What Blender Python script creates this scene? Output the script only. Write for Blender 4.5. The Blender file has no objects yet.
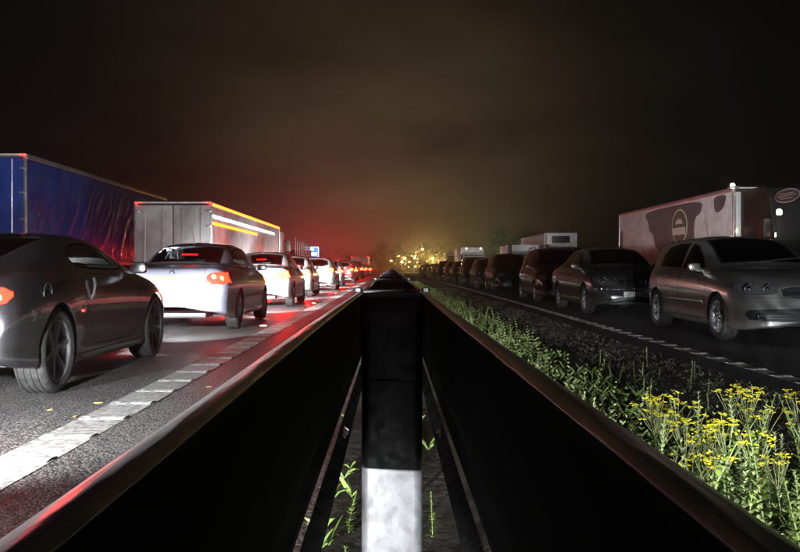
import bpy, bmesh, math, random
import numpy as np
from mathutils import Vector, Matrix
from mathutils.bvhtree import BVHTree

R = math.radians
random.seed(7)
SC = bpy.context.scene
COL = SC.collection

# ---------------------------------------------------------------- camera
CAM_H = 0.98
cam_data = bpy.data.cameras.new('camera')
cam = bpy.data.objects.new('camera', cam_data)
COL.objects.link(cam)
cam.location = (0.0, 0.0, CAM_H)
cam.rotation_euler = (R(90), 0, 0)
cam_data.sensor_width = 36.0
cam_data.lens = 37.35
cam_data.shift_x = 0.010
cam_data.shift_y = -0.010
cam_data.clip_start = 0.02
cam_data.clip_end = 5000
SC.camera = cam

# ---------------------------------------------------------------- view / render
SC.view_settings.view_transform = 'Standard'
SC.view_settings.look = 'None'
SC.view_settings.gamma = 1.0
SC.view_settings.exposure = 0.0
SC.view_settings.use_curve_mapping = False
SC.render.engine = 'CYCLES'
HAZE_DENSITY = 0.0022
SPOT_COUPE = 2600.0
SPOT_SALOON = 6000.0
SPOT_BEHIND = 2600.0
SC.cycles.use_denoising = True
SC.cycles.max_bounces = 7
SC.cycles.diffuse_bounces = 3
SC.cycles.glossy_bounces = 4
SC.cycles.transparent_max_bounces = 12
SC.cycles.volume_bounces = 0
SC.cycles.sample_clamp_indirect = 3.0
SC.cycles.caustics_reflective = False
SC.cycles.caustics_refractive = False

# ---------------------------------------------------------------- night sky
world = bpy.data.worlds.new('World')
SC.world = world
world.use_nodes = True
wt = world.node_tree
wt.nodes.clear()


def wn(kind, **kw):
    n = wt.nodes.new(kind)
    for k, v in kw.items():
        setattr(n, k, v)
    return n


def wmath(op, a, b=None, clamp=False):
    n = wn('ShaderNodeMath', operation=op)
    n.use_clamp = clamp
    for i, v in enumerate((a, b)):
        if v is None:
            continue
        if isinstance(v, (int, float)):
            n.inputs[i].default_value = v
        else:
            wt.links.new(v, n.inputs[i])
    return n.outputs[0]


def wscale(col, fac):
    n = wn('ShaderNodeVectorMath', operation='SCALE')
    n.inputs[0].default_value = col
    wt.links.new(fac, n.inputs['Scale'])
    return n.outputs[0]


def wadd(a, b):
    n = wn('ShaderNodeVectorMath', operation='ADD')
    wt.links.new(a, n.inputs[0])
    wt.links.new(b, n.inputs[1])
    return n.outputs[0]


tc = wn('ShaderNodeTexCoord')
sx = wn('ShaderNodeSeparateXYZ')
wt.links.new(tc.outputs['Generated'], sx.inputs[0])
DX, DY, DZ = sx.outputs
zpos = wmath('MAXIMUM', DZ, 0.0)
# soft cloud structure, stretched towards the horizon
mp = wn('ShaderNodeVectorMath', operation='DIVIDE')
den = wn('ShaderNodeCombineXYZ')
zz = wmath('ADD', zpos, 0.22)
for i in range(3):
    wt.links.new(zz, den.inputs[i])
wt.links.new(tc.outputs['Generated'], mp.inputs[0])
wt.links.new(den.outputs[0], mp.inputs[1])
nz = wn('ShaderNodeTexNoise')
nz.inputs['Scale'].default_value = 1.5
nz.inputs['Detail'].default_value = 3.0
nz.inputs['Roughness'].default_value = 0.5
wt.links.new(mp.outputs[0], nz.inputs['Vector'])
cloud = wmath('MAXIMUM', wmath('ADD', wmath('MULTIPLY', nz.outputs[0], 2.2), -0.12), 0.3)


def lobe(dx, dy, dz, sharp):
    """soft round lobe of light-polluted cloud around a direction"""
    v = Vector((dx, dy, dz)).normalized()
    n = wn('ShaderNodeVectorMath', operation='DOT_PRODUCT')
    wt.links.new(tc.outputs['Generated'], n.inputs[0])
    n.inputs[1].default_value = v
    return wmath('EXPONENT', wmath('MULTIPLY', wmath('SUBTRACT', n.outputs['Value'], 1.0), sharp))


base = wscale((0.0018, 0.0017, 0.0015), cloud)
town = wscale((0.050, 0.0345, 0.0175), wmath("MULTIPLY", lobe(-0.01, 1, 0.145, 52.0), cloud))
low = wscale((0.016, 0.006, 0.005), lobe(-0.03, 1, 0.0, 120.0))
redg = wscale((0.42, 0.020, 0.024), lobe(-0.075, 1, -0.02, 620.0))
redb = wscale((0.085, 0.007, 0.009), wmath('MULTIPLY', lobe(-0.15, 1, 0.0, 90.0),
                                     wmath('EXPONENT', wmath('MULTIPLY', zpos, -14.0))))
tot = wadd(wadd(wadd(base, town), wadd(low, redg)), redb)
sky = wn('ShaderNodeTexSky', sky_type='NISHITA', sun_disc=False)
sky.sun_elevation = R(-4)
sky.sun_rotation = R(180)
bg1 = wn('ShaderNodeBackground')
wt.links.new(sky.outputs[0], bg1.inputs[0])
bg1.inputs[1].default_value = 0.002
bg2 = wn('ShaderNodeBackground')
wt.links.new(tot, bg2.inputs[0])
bg2.inputs[1].default_value = 1.0
addw = wn('ShaderNodeAddShader')
wt.links.new(bg1.outputs[0], addw.inputs[0])
wt.links.new(bg2.outputs[0], addw.inputs[1])
wo = wn('ShaderNodeOutputWorld')
wt.links.new(addw.outputs[0], wo.inputs[0])

# faint directional lamp added as overcast sky glow
sd = bpy.data.lights.new('sky_fill', 'SUN')
sd.energy = 0.012
sd.angle = R(12)
sd.color = (0.85, 0.9, 1.0)
so = bpy.data.objects.new('sky_fill', sd)
so.rotation_euler = (R(48), 0, R(35))
COL.objects.link(so)


# ================================================================ helpers
def tag(o, label=None, cat=None, group=None, kind=None):
    if label: o['label'] = label
    if cat: o['category'] = cat
    if group: o['group'] = group
    if kind: o['kind'] = kind
    return o


def empty(name, loc=(0, 0, 0), rz=0.0, parent=None):
    o = bpy.data.objects.new(name, None)
    COL.objects.link(o)
    o.location = loc
    o.rotation_euler = (0, 0, rz)
    o.empty_display_size = 0.1
    if parent: o.parent = parent
    return o


def mesh_obj(name, bm, mats, parent=None, smooth=True, loc=None):
    me = bpy.data.meshes.new(name)
    bm.to_mesh(me)
    bm.free()
    return data_obj(name, me, mats, parent, smooth, loc)


def data_obj(name, me, mats, parent=None, smooth=True, loc=None):
    if not isinstance(mats, (list, tuple)):
        mats = [mats]
    for m in mats:
        me.materials.append(m)
    if smooth:
        me.polygons.foreach_set('use_smooth', [True] * len(me.polygons))
        me.set_sharp_from_angle(angle=R(38))
    o = bpy.data.objects.new(name, me)
    COL.objects.link(o)
    if parent: o.parent = parent
    if loc is not None: o.location = loc
    return o


def pydata(name, v, f, mats, parent=None, smooth=True):
    me = bpy.data.meshes.new(name)
    me.from_pydata([tuple(p) for p in v], [], f)
    me.update()
    return data_obj(name, me, mats, parent, smooth)


def copy_tree(o, parent=None):
    c = o.copy()
    COL.objects.link(c)
    if parent: c.parent = parent
    for ch in list(o.children):
        copy_tree(ch, c)
    return c


def bx(bm, c, s, bev=0.0, rot=None):
    """bevelled box with centre c and size s"""
    M = Matrix.Translation(c)
    if rot is not None:
        M = M @ rot
    r = bmesh.ops.create_cube(bm, size=1.0, matrix=M @ Matrix.Diagonal((s[0], s[1], s[2], 1)))
    vs = r['verts']
    if bev > 0:
        es = list({e for v in vs for e in v.link_edges})
        bmesh.ops.bevel(bm, geom=es, offset=bev, segments=2, affect='EDGES', profile=0.6)
    return vs


def boxo(name, c, s, mat, parent=None, bev=0.0, rot=None):
    bm = bmesh.new()
    bx(bm, c, s, bev, rot)
    return mesh_obj(name, bm, mat, parent)


def tube(bm, pts, r, n=8, r2=None, caps=True):
    """tube along a list of points"""
    pts = [Vector(p) for p in pts]
    rings = []
    m = len(pts)
    for i, p in enumerate(pts):
        d = (pts[min(i + 1, m - 1)] - pts[max(i - 1, 0)]).normalized()
        a = d.cross(Vector((0, 0, 1)))
        if a.length < 1e-3:
            a = d.cross(Vector((0, 1, 0)))
        a.normalize()
        b = d.cross(a)
        rr = r if r2 is None else r + (r2 - r) * i / max(1, m - 1)
        rings.append([bm.verts.new(p + a * (rr * math.cos(2 * math.pi * k / n)) + b * (rr * math.sin(2 * math.pi * k / n))) for k in range(n)])
    for i in range(m - 1):
        for k in range(n):
            bm.faces.new((rings[i][k], rings[i][(k + 1) % n], rings[i + 1][(k + 1) % n], rings[i + 1][k]))
    if caps:
        bm.faces.new(rings[0][::-1])
        bm.faces.new(rings[-1])


def lathe(bm, prof, n=32, axis='x', ang=2 * math.pi):
    """revolve profile (axial, radius) around an axis through the origin"""
    rings = []
    full = abs(ang - 2 * math.pi) < 1e-6
    cnt = n if full else n + 1
    for k in range(cnt):
        t = ang * k / n
        c, s = math.cos(t), math.sin(t)
        ring = []
        for (a, r) in prof:
            if axis == 'x': p = (a, r * c, r * s)
            elif axis == 'y': p = (r * c, a, r * s)
            else: p = (r * c, r * s, a)
            ring.append(bm.verts.new(p))
        rings.append(ring)
    for k in range(n):
        A, B = rings[k], rings[(k + 1) % cnt]
        for i in range(len(prof) - 1):
            try:
                bm.faces.new((A[i], A[i + 1], B[i + 1], B[i]))
            except ValueError:
                pass
    return rings


def extrude_poly(bm, poly, x0, x1, plane='yz'):
    """prism: polygon in a plane, extruded along the remaining axis"""
    def mk(p, h):
        if plane == 'yz': return (h, p[0], p[1])
        if plane == 'xz': return (p[0], h, p[1])
        return (p[0], p[1], h)
    A = [bm.verts.new(mk(p, x0)) for p in poly]
    B = [bm.verts.new(mk(p, x1)) for p in poly]
    n = len(poly)
    fs = [bm.faces.new(A[::-1]), bm.faces.new(B)]
    for i in range(n):
        fs.append(bm.faces.new((A[i], A[(i + 1) % n], B[(i + 1) % n], B[i])))
    bmesh.ops.recalc_face_normals(bm, faces=fs)
    return A + B


def text_obj(name, body, size, mat, parent, loc, rot, extrude=0.0008, sx=1.0):
    cu = bpy.data.curves.new(name, 'FONT')
    cu.body = body
    cu.size = size
    cu.extrude = extrude
    cu.align_x = 'CENTER'
    cu.align_y = 'CENTER'
    cu.resolution_u = 2
    tmp = bpy.data.objects.new(name, cu)
    COL.objects.link(tmp)
    dg = bpy.context.evaluated_depsgraph_get()
    me = bpy.data.meshes.new_from_object(tmp.evaluated_get(dg))
    bpy.data.objects.remove(tmp)
    me.materials.clear()
    o = data_obj(name, me, mat, parent, smooth=False)
    o.location = loc
    o.rotation_euler = rot
    o.scale = (sx, 1, 1)
    return o


# ================================================================ materials
MATS = {}


def mat(name, col=(0.5, 0.5, 0.5), rough=0.5, metal=0.0, emit=None, estr=0.0, coat=0.0, spec=0.5):
    m = bpy.data.materials.new(name)
    m.use_nodes = True
    b = m.node_tree.nodes['Principled BSDF']
    b.inputs['Base Color'].default_value = (*col, 1)
    b.inputs['Roughness'].default_value = rough
    b.inputs['Metallic'].default_value = metal
    b.inputs['Coat Weight'].default_value = coat
    b.inputs['Coat Roughness'].default_value = 0.04
    b.inputs['Specular IOR Level'].default_value = spec
    if emit:
        b.inputs['Emission Color'].default_value = (*emit, 1)
        b.inputs['Emission Strength'].default_value = estr
    MATS[name] = m
    return m


def nodes_of(m):
    nt = m.node_tree
    return nt, nt.nodes['Principled BSDF']


def add_noise(m, scale, c1, c2, detail=4, bump=0.0, bdist=0.01, rough=None, coord='Object', stretch=None, contrast=(0.35, 0.65), bscale=None):
    """noise-mixed base colour, bump and roughness variation"""
    nt, b = nodes_of(m)
    tcn = nt.nodes.new('ShaderNodeTexCoord')
    src = tcn.outputs[coord]
    if stretch:
        mpn = nt.nodes.new('ShaderNodeMapping')
        mpn.inputs['Scale'].default_value = stretch
        nt.links.new(src, mpn.inputs[0])
        src = mpn.outputs[0]
    n = nt.nodes.new('ShaderNodeTexNoise')
    n.inputs['Scale'].default_value = scale
    n.inputs['Detail'].default_value = detail
    n.inputs['Roughness'].default_value = 0.6
    nt.links.new(src, n.inputs['Vector'])
    r = nt.nodes.new('ShaderNodeValToRGB')
    r.color_ramp.elements[0].position = contrast[0]
    r.color_ramp.elements[1].position = contrast[1]
    r.color_ramp.elements[0].color = (*c1, 1)
    r.color_ramp.elements[1].color = (*c2, 1)
    nt.links.new(n.outputs[0], r.inputs[0])
    nt.links.new(r.outputs[0], b.inputs['Base Color'])
    if rough:
        mr = nt.nodes.new('ShaderNodeMapRange')
        mr.inputs['To Min'].default_value = rough[0]
        mr.inputs['To Max'].default_value = rough[1]
        nt.links.new(n.outputs[0], mr.inputs[0])
        nt.links.new(mr.outputs[0], b.inputs['Roughness'])
    if bump > 0:
        n2 = n
        if bscale:
            n2 = nt.nodes.new('ShaderNodeTexNoise')
            n2.inputs['Scale'].default_value = bscale
            n2.inputs['Detail'].default_value = 3
            nt.links.new(src, n2.inputs['Vector'])
        bp = nt.nodes.new('ShaderNodeBump')
        bp.inputs['Strength'].default_value = bump
        bp.inputs['Distance'].default_value = bdist
        nt.links.new(n2.outputs[0], bp.inputs['Height'])
        nt.links.new(bp.outputs[0], b.inputs['Normal'])
    return m


def paint(name, col, metal=0.55, rough=0.34, dirt=0.25):
    m = mat(name, col, rough, metal, coat=1.0)
    m.node_tree.nodes['Principled BSDF'].inputs['Coat IOR'].default_value = 1.7
    lo = tuple(c * (1 - dirt) + 0.05 * dirt for c in col)
    add_noise(m, 1.3, lo, col, detail=3, rough=(rough - 0.015, rough + 0.03), contrast=(0.25, 0.6))
    return m


def glass(name, tint, rough=0.02):
    m = bpy.data.materials.new(name)
    m.use_nodes = True
    nt = m.node_tree
    nt.nodes.clear()
    tr = nt.nodes.new('ShaderNodeBsdfTransparent')
    tr.inputs[0].default_value = (*tint, 1)
    gl = nt.nodes.new('ShaderNodeBsdfGlossy')
    gl.inputs['Roughness'].default_value = rough
    fr = nt.nodes.new('ShaderNodeFresnel')
    fr.inputs['IOR'].default_value = 1.5
    mx = nt.nodes.new('ShaderNodeMixShader')
    nt.links.new(fr.outputs[0], mx.inputs[0])
    nt.links.new(tr.outputs[0], mx.inputs[1])
    nt.links.new(gl.outputs[0], mx.inputs[2])
    o = nt.nodes.new('ShaderNodeOutputMaterial')
    nt.links.new(mx.outputs[0], o.inputs[0])
    MATS[name] = m
    return m


M_TRIM = mat('black trim', (0.012, 0.012, 0.013), 0.45)
M_SEAM = mat('panel gap', (0.004, 0.004, 0.004), 0.9, spec=0.1)
M_TYRE = add_noise(mat('tyre rubber', (0.02, 0.02, 0.02), 0.7), 22, (0.006, 0.006, 0.006), (0.022, 0.021, 0.020), rough=(0.55, 0.85), bump=0.15, bdist=0.004)
M_ALLOY = add_noise(mat('alloy wheel', (0.5, 0.5, 0.52), 0.3, 0.9), 9, (0.28, 0.28, 0.29), (0.5, 0.5, 0.52), rough=(0.25, 0.4))
M_DARKALLOY = add_noise(mat('dark alloy', (0.2, 0.2, 0.21), 0.35, 0.8), 9, (0.13, 0.13, 0.14), (0.24, 0.24, 0.25), rough=(0.3, 0.45))
M_CHROME = mat('chrome', (0.8, 0.8, 0.82), 0.12, 1.0)
M_STEEL = add_noise(mat('steel disc', (0.3, 0.3, 0.31), 0.4, 0.9), 30, (0.2, 0.2, 0.2), (0.35, 0.34, 0.33))
M_INT = mat('interior', (0.02, 0.02, 0.022), 0.85)
M_GLASS = glass('car glass', (0.42, 0.45, 0.44))
M_GLASSD = glass('dark glass', (0.12, 0.13, 0.13))
M_LENS = mat('headlamp lens', (0.06, 0.06, 0.065), 0.06, 0.0, coat=1.0)
M_REFL = mat('reflector', (0.75, 0.76, 0.8), 0.1, 1.0)
M_TAIL = mat('tail lamp lens', (0.28, 0.012, 0.012), 0.12, 0.0, coat=1.0)
M_TAIL_ON = mat('tail lamp lit', (0.3, 0.01, 0.01), 0.2, emit=(1.0, 0.007, 0.002), estr=28.0)
M_TAIL_DIM = mat('tail lamp glowing', (0.3, 0.01, 0.01), 0.2, emit=(1.0, 0.012, 0.008), estr=5.0)
M_TAIL_HOT = mat('brake lamp lit', (0.3, 0.01, 0.01), 0.2, emit=(1.0, 0.0065, 0.0015), estr=260.0)
M_AMBER = mat('amber lens', (0.5, 0.16, 0.01), 0.2, coat=1.0)
M_AMBER_GLOW = mat('amber glow', (0.5, 0.2, 0.02), 0.3, emit=(1.0, 0.16, 0.012), estr=6.0)  # glow for light-trail strips and stud reflectors, no lamp
M_TRAIL_WHITE = mat('white trail glow', (0.8, 0.8, 0.8), 0.3, emit=(0.86, 0.95, 1.0), estr=7.0)  # glow for the white light-trail strip, no lamp
M_WARM_ON = mat('warm lamp lit', (0.8, 0.8, 0.7), 0.3, emit=(1.0, 0.72, 0.38), estr=16.0)
M_HEAD_ON = mat('headlamp lit', (0.8, 0.8, 0.8), 0.2, emit=(0.95, 0.97, 1.0), estr=220.0)
M_PLATEY = mat('yellow plate', (0.75, 0.52, 0.04), 0.45)
M_PLATEW = mat('white plate', (0.72, 0.72, 0.68), 0.45)
M_INK = mat('plate ink', (0.01, 0.01, 0.01), 0.5)
M_ADDED_RED = mat('added red glow', (.3, .01, .01), .2, emit=(1.0, .012, .02), estr=110.0)
M_BULB_ON = mat('bulb glow', (.9, .5, .2), .3, emit=(1.0, .035, .004), estr=70.0)


# ================================================================ cars
def mono(tab):
    """monotone cubic interpolation through (x, value) pairs"""
    xs = np.array([t[0] for t in tab], float)
    ys = np.array([t[1] for t in tab], float)
    h = np.diff(xs)
    d = np.diff(ys) / h
    m = np.zeros_like(ys)
    m[0], m[-1] = d[0], d[-1]
    for i in range(1, len(xs) - 1):
        if d[i - 1] * d[i] > 0:
            w1, w2 = 2 * h[i] + h[i - 1], h[i] + 2 * h[i - 1]
            m[i] = (w1 + w2) / (w1 / d[i - 1] + w2 / d[i])

    def f(x):
        x = min(max(x, xs[0]), xs[-1])
        i = min(int(np.searchsorted(xs, x, side='right')) - 1, len(xs) - 2)
        i = max(i, 0)
        t = (x - xs[i]) / h[i]
        return ((1 + 2 * t) * (1 - t) ** 2 * ys[i] + t * (1 - t) ** 2 * h[i] * m[i]
                + t * t * (3 - 2 * t) * ys[i + 1] + t * t * (t - 1) * h[i] * m[i + 1])
    return f


def catmull(P, sub):
    """centripetal-like Catmull-Rom through 2-D points"""
    P = [np.array(p, float) for p in P]
    P = [2 * P[0] - P[1]] + P + [2 * P[-1] - P[-2]]
    out = []
    for i in range(1, len(P) - 2):
        p0, p1, p2, p3 = P[i - 1:i + 3]
        t0, t1 = 0.0, max(1e-4, np.linalg.norm(p1 - p0)) ** 0.5
        t2 = t1 + max(1e-4, np.linalg.norm(p2 - p1)) ** 0.5
        t3 = t2 + max(1e-4, np.linalg.norm(p3 - p2)) ** 0.5
        for k in range(sub):
            t = t1 + (t2 - t1) * k / sub
            A1 = (t1 - t) / (t1 - t0) * p0 + (t - t0) / (t1 - t0) * p1
            A2 = (t2 - t) / (t2 - t1) * p1 + (t - t1) / (t2 - t1) * p2
            A3 = (t3 - t) / (t3 - t2) * p2 + (t - t2) / (t3 - t2) * p3
            B1 = (t2 - t) / (t2 - t0) * A1 + (t - t0) / (t2 - t0) * A2
            B2 = (t3 - t) / (t3 - t1) * A2 + (t - t1) / (t3 - t1) * A3
            out.append((t2 - t) / (t2 - t1) * B1 + (t - t1) / (t2 - t1) * B2)
    out.append(P[-2])
    return out


def chaikin(poly, it=2):
    for _ in range(it):
        q = []
        n = len(poly)
        for i in range(n):
            a, b = poly[i], poly[(i + 1) % n]
            q.append((a[0] * .78 + b[0] * .22, a[1] * .78 + b[1] * .22))
            q.append((a[0] * .22 + b[0] * .78, a[1] * .22 + b[1] * .78))
        poly = q
    return poly


def area2(poly):
    return sum(poly[i][0] * poly[(i + 1) % len(poly)][1] - poly[(i + 1) % len(poly)][0] * poly[i][1] for i in range(len(poly)))


def inset(poly, d):
    """shrink a polygon by d (miter offset)"""
    n = len(poly)
    s = 1 if area2(poly) > 0 else -1
    out = []
    for i in range(n):
        a, b, c = np.array(poly[i - 1]), np.array(poly[i]), np.array(poly[(i + 1) % n])
        e1, e2 = b - a, c - b
        n1 = np.array((-e1[1], e1[0])) / (np.linalg.norm(e1) + 1e-9) * s
        n2 = np.array((-e2[1], e2[0])) / (np.linalg.norm(e2) + 1e-9) * s
        m = n1 + n2
        k = m / max(0.35, (m @ m) / 2)
        out.append(tuple(b + k * d))
    return out


def inside(p, poly):
    x, y = p
    c = False
    n = len(poly)
    j = n - 1
    for i in range(n):
        xi, yi = poly[i]
        xj, yj = poly[j]
        if (yi > y) != (yj > y) and x < (xj - xi) * (y - yi) / (yj - yi + 1e-12) + xi:
            c = not c
        j = i
    return c


AX = {'side': (1, 2), 'end': (0, 2), 'top': (0, 1)}


def cut(bm, poly, proj, filt):
    """slice the skin along a polygon seen in a projection; returns the faces inside"""
    i, j = AX[proj]
    us = [p[0] for p in poly]
    vs = [p[1] for p in poly]
    bb = (min(us) - .02, max(us) + .02, min(vs) - .02, max(vs) + .02)

    def near():
        fs = []
        for f in bm.faces:
            c = f.calc_center_median()
            if not filt(c):
                continue
            a = [v.co[i] for v in f.verts]
            b = [v.co[j] for v in f.verts]
            if max(a) > bb[0] and min(a) < bb[1] and max(b) > bb[2] and min(b) < bb[3]:
                fs.append(f)
        return fs
    n = len(poly)
    for k in range(n):
        p, q = poly[k], poly[(k + 1) % n]
        du, dv = q[0] - p[0], q[1] - p[1]
        if abs(du) + abs(dv) < 1e-6:
            continue
        co = Vector((0, 0, 0))
        no = Vector((0, 0, 0))
        co[i], co[j] = p
        no[i], no[j] = -dv, du
        lo = (min(p[0], q[0]) - .03, max(p[0], q[0]) + .03, min(p[1], q[1]) - .03, max(p[1], q[1]) + .03)
        fs = []
        for f in near():
            a = [v.co[i] for v in f.verts]
            b = [v.co[j] for v in f.verts]
            if max(a) > lo[0] and min(a) < lo[1] and max(b) > lo[2] and min(b) < lo[3]:
                fs.append(f)
        if not fs:
            continue
        geom = set(fs)
        for f in fs:
            geom.update(f.verts)
            geom.update(f.edges)
        bmesh.ops.bisect_plane(bm, geom=list(geom), dist=1e-5, plane_co=co, plane_no=no.normalized())
    out = []
    for f in near():
        c = f.calc_center_median()
        if inside((c[i], c[j]), poly):
            out.append(f)
    return out


def take(bm, faces):
    """move faces into a new bmesh"""
    nb = bmesh.new()
    vm = {}
    for f in faces:
        vs = []
        for v in f.verts:
            if v not in vm:
                vm[v] = nb.verts.new(v.co)
            vs.append(vm[v])
        try:
            nb.faces.new(vs)
        except ValueError:
            pass
    bmesh.ops.delete(bm, geom=faces, context='FACES')
    return nb


def build_skin(S):
    f = {k: mono(S[k]) for k in ('top', 'belt', 'W', 'Wb', 'Wr', 'zb', 'drop')}
    y0, y1 = S['top'][0][0], S['top'][-1][0]
    n = S.get('n', 96)
    ys = []
    for k in range(n + 1):
        t = k / n
        s = 0.5 - 0.5 * math.cos(math.pi * t)
        ys.append(y0 + (y1 - y0) * (0.45 * t + 0.55 * s))
    rings = []
    for y in ys:
        W, zb, zt, be = f['W'](y), f['zb'](y), f['top'](y), f['belt'](y)
        Wb, Wr, dr = f['Wb'](y), f['Wr'](y), f['drop'](y)
        be = min(be, zt - 0.03)
        ze = max(be + 0.012, zt - dr)
        zw = zb + (be - zb) * S.get('wide', 0.62)
        P = [(W - .13, zb), (W - .035, zb + .012), (W - .02, zb + (zw - zb) * .45), (W, zw), (W * .55 + Wb * .45 + .012, zw + (be - zw) * .62),
             (Wb, be), (Wr, ze), (Wr * .62, ze + (zt - ze) * .72), (0, zt)]
        P[0] = (max(P[0][0], .1), P[0][1])
        half = catmull(P, 4)
        rings.append([(p[0], y, p[1]) for p in half])
    m = len(rings[0])

    def caprings(ring, sgn, bulge):
        zc = ring[m // 3][2]
        out = []
        for s in (.93, .8, .55, .28):
            out.append([(p[0] * s, p[1] + sgn * bulge * (1 - s * s), zc + (p[2] - zc) * s) for p in ring])
        return out
    pre = caprings(rings[0], -1, S.get('rb', .05))[::-1]
    post = caprings(rings[-1], 1, S.get('fb', .06))
    rings = pre + rings + post
    bm = bmesh.new()
    G = []
    for r in rings:
        right = [bm.verts.new(p) for p in r]
        left = [bm.verts.new((-p[0], p[1], p[2])) for p in r[:-1]][::-1]
        G.append(right + left)
    cols = len(G[0])
    for i in range(len(G) - 1):
        for k in range(cols - 1):
            bm.faces.new((G[i][k], G[i][k + 1], G[i + 1][k + 1], G[i + 1][k]))
    for g, rv in ((G[0], False), (G[-1], True)):
        half = m - 1
        for k in range(half):
            a, b, c, d = g[k], g[k + 1], g[cols - 2 - k], g[cols - 1 - k]
            vs = [a, b, c, d] if b != c else [a, b, d]
            vs = [v for q, v in enumerate(vs) if v not in vs[:q]]
            if len(vs) > 2:
                bm.faces.new(vs[::-1] if rv else vs)
    bmesh.ops.recalc_face_normals(bm, faces=bm.faces[:])
    # outward check
    if sum((f.normal.dot(f.calc_center_median() - Vector((0, (y0 + y1) / 2, .6)))) for f in bm.faces) < 0:
        bmesh.ops.reverse_faces(bm, faces=bm.faces[:])
    return bm


WHEEL_CACHE = {}


def make_wheel(car, loc, S, right):
    w = empty('wheel', loc, 0 if right else math.pi, car)
    key = S['name'] + '_wheel'
    if key in WHEEL_CACHE:
        for (nm, me) in WHEEL_CACHE[key]:
            o = bpy.data.objects.new(nm, me)
            COL.objects.link(o)
            o.parent = w
        return w
    Rw, rr, tw = S['R'], S['rim'], S.get('tw', .215)
    made = []
    h = tw / 2
    bm = bmesh.new()
    prof = [(-h * .8, rr - .01), (-h * .98, rr + .02), (-h, (rr + Rw) / 2), (-h * .93, Rw - .02), (-h * .78, Rw - .004)]
    for k in range(4):
        x = -h * .6 + k * h * .4
        prof += [(x - .012, Rw), (x - .008, Rw - .008), (x + .008, Rw - .008), (x + .012, Rw)]
    prof += [(h * .78, Rw - .004), (h * .93, Rw - .02), (h, (rr + Rw) / 2), (h * .98, rr + .02), (h * .8, rr - .01)]
    lathe(bm, prof, 44)
    made.append(mesh_obj('tyre', bm, M_TYRE, w))
    bm = bmesh.new()
    prof = [(h * .86, rr + .006), (h * .9, rr - .006), (h * .8, rr - .02), (h * .2, rr - .04), (-h * .7, rr - .03)]
    lathe(bm, prof, 44)
    ns, sw = S.get('spokes', 6), S.get('spw', .055)
    for k in range(ns):
        a = 2 * math.pi * (k + .25) / ns
        for off in S.get('spoff', (0,)):
            rot = Matrix.Rotation(a + off, 4, 'X')
            pts = [(.035, h * .62, sw * .62), (rr * .5, h * .72, sw * .48), (rr - .018, h * .80, sw * .62)]
            V = []
            for (rad, xx, wd) in pts:
                for (dx, dw) in ((-.03, -1), (0, -.72), (0, .72), (-.03, 1)):
                    V.append(bm.verts.new(rot @ Vector((xx + dx, rad, dw * wd * .5))))
            for s in range(2):
                for q in range(3):
                    bm.faces.new((V[s * 4 + q], V[s * 4 + q + 1], V[s * 4 + 5 + q], V[s * 4 + 4 + q]))
    bmesh.ops.recalc_face_normals(bm, faces=bm.faces[:])
    made.append(mesh_obj('rim', bm, S.get('rim_mat', M_ALLOY), w))
    bm = bmesh.new()
    lathe(bm, [(h * .45, 0.0001), (h * .74, .0001), (h * .76, .028), (h * .68, .036), (h * .66, .07), (h * .45, .075)], 20)
    for k in range(5):
        a = 2 * math.pi * k / 5
        bx(bm, (h * .69, .052 * math.cos(a), .052 * math.sin(a)), (.016, .016, .016), .003)
    made.append(mesh_obj('hub_cap', bm, S.get('rim_mat', M_ALLOY), w))
    bm = bmesh.new()
    lathe(bm, [(.0, .05), (.012, .06), (.012, rr - .06), (-.012, rr - .06), (-.012, .05)], 32)
    bx(bm, (0, -.10, .09), (.07, .1, .12), .015)
    made.append(mesh_obj('brake_disc', bm, M_STEEL, w))
    WHEEL_CACHE[key] = [(o.name.split('.')[0], o.data) for o in made]
    return w


def seat(car, x, y, z0, head=True):
    s = empty('seat', (x, y, z0), 0, car)
    boxo('cushion', (0, .2, .12), (.5, .5, .16), M_INT, s, .05)
    boxo('backrest', (0, -.08, .44), (.48, .14, .58), M_INT, s, .05, Matrix.Rotation(R(14), 4, 'X'))
    if head:
        boxo('headrest', (0, -.17, .79), (.26, .10, .17), M_INT, s, .04, Matrix.Rotation(R(10), 4, 'X'))
    return s


def circle_poly(cy, cz, r, n=20, a0=0.0):
    return [(cy + r * math.cos(a0 + 2 * math.pi * k / n), cz + r * math.sin(a0 + 2 * math.pi * k / n)) for k in range(n)]


def strip_along(name, pts, w, h, m, parent):
    """smooth moulding: rounded rectangular section swept along points (x is outward)"""
    sg = 1 if pts[0][0] > 0 else -1
    sec = [(-w, -h / 2), (-w * .1, -h / 2), (w * .25, -h * .3), (w * .25, h * .3), (-w * .1, h / 2), (-w, h / 2)]
    v, f = [], []
    n = len(sec)
    for (x, y, z) in pts:
        for (a, b) in sec:
            v.append((x + sg * a, y, z + b))
    for i in range(len(pts) - 1):
        for k in range(n):
            q = (i * n + k, i * n + (k + 1) % n, (i + 1) * n + (k + 1) % n, (i + 1) * n + k)
            f.append(q if sg > 0 else q[::-1])
    f.append(tuple(range(n)))
    f.append(tuple(range((len(pts) - 1) * n, len(pts) * n))[::-1])
    return pydata(name, v, f, m, parent)


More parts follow.
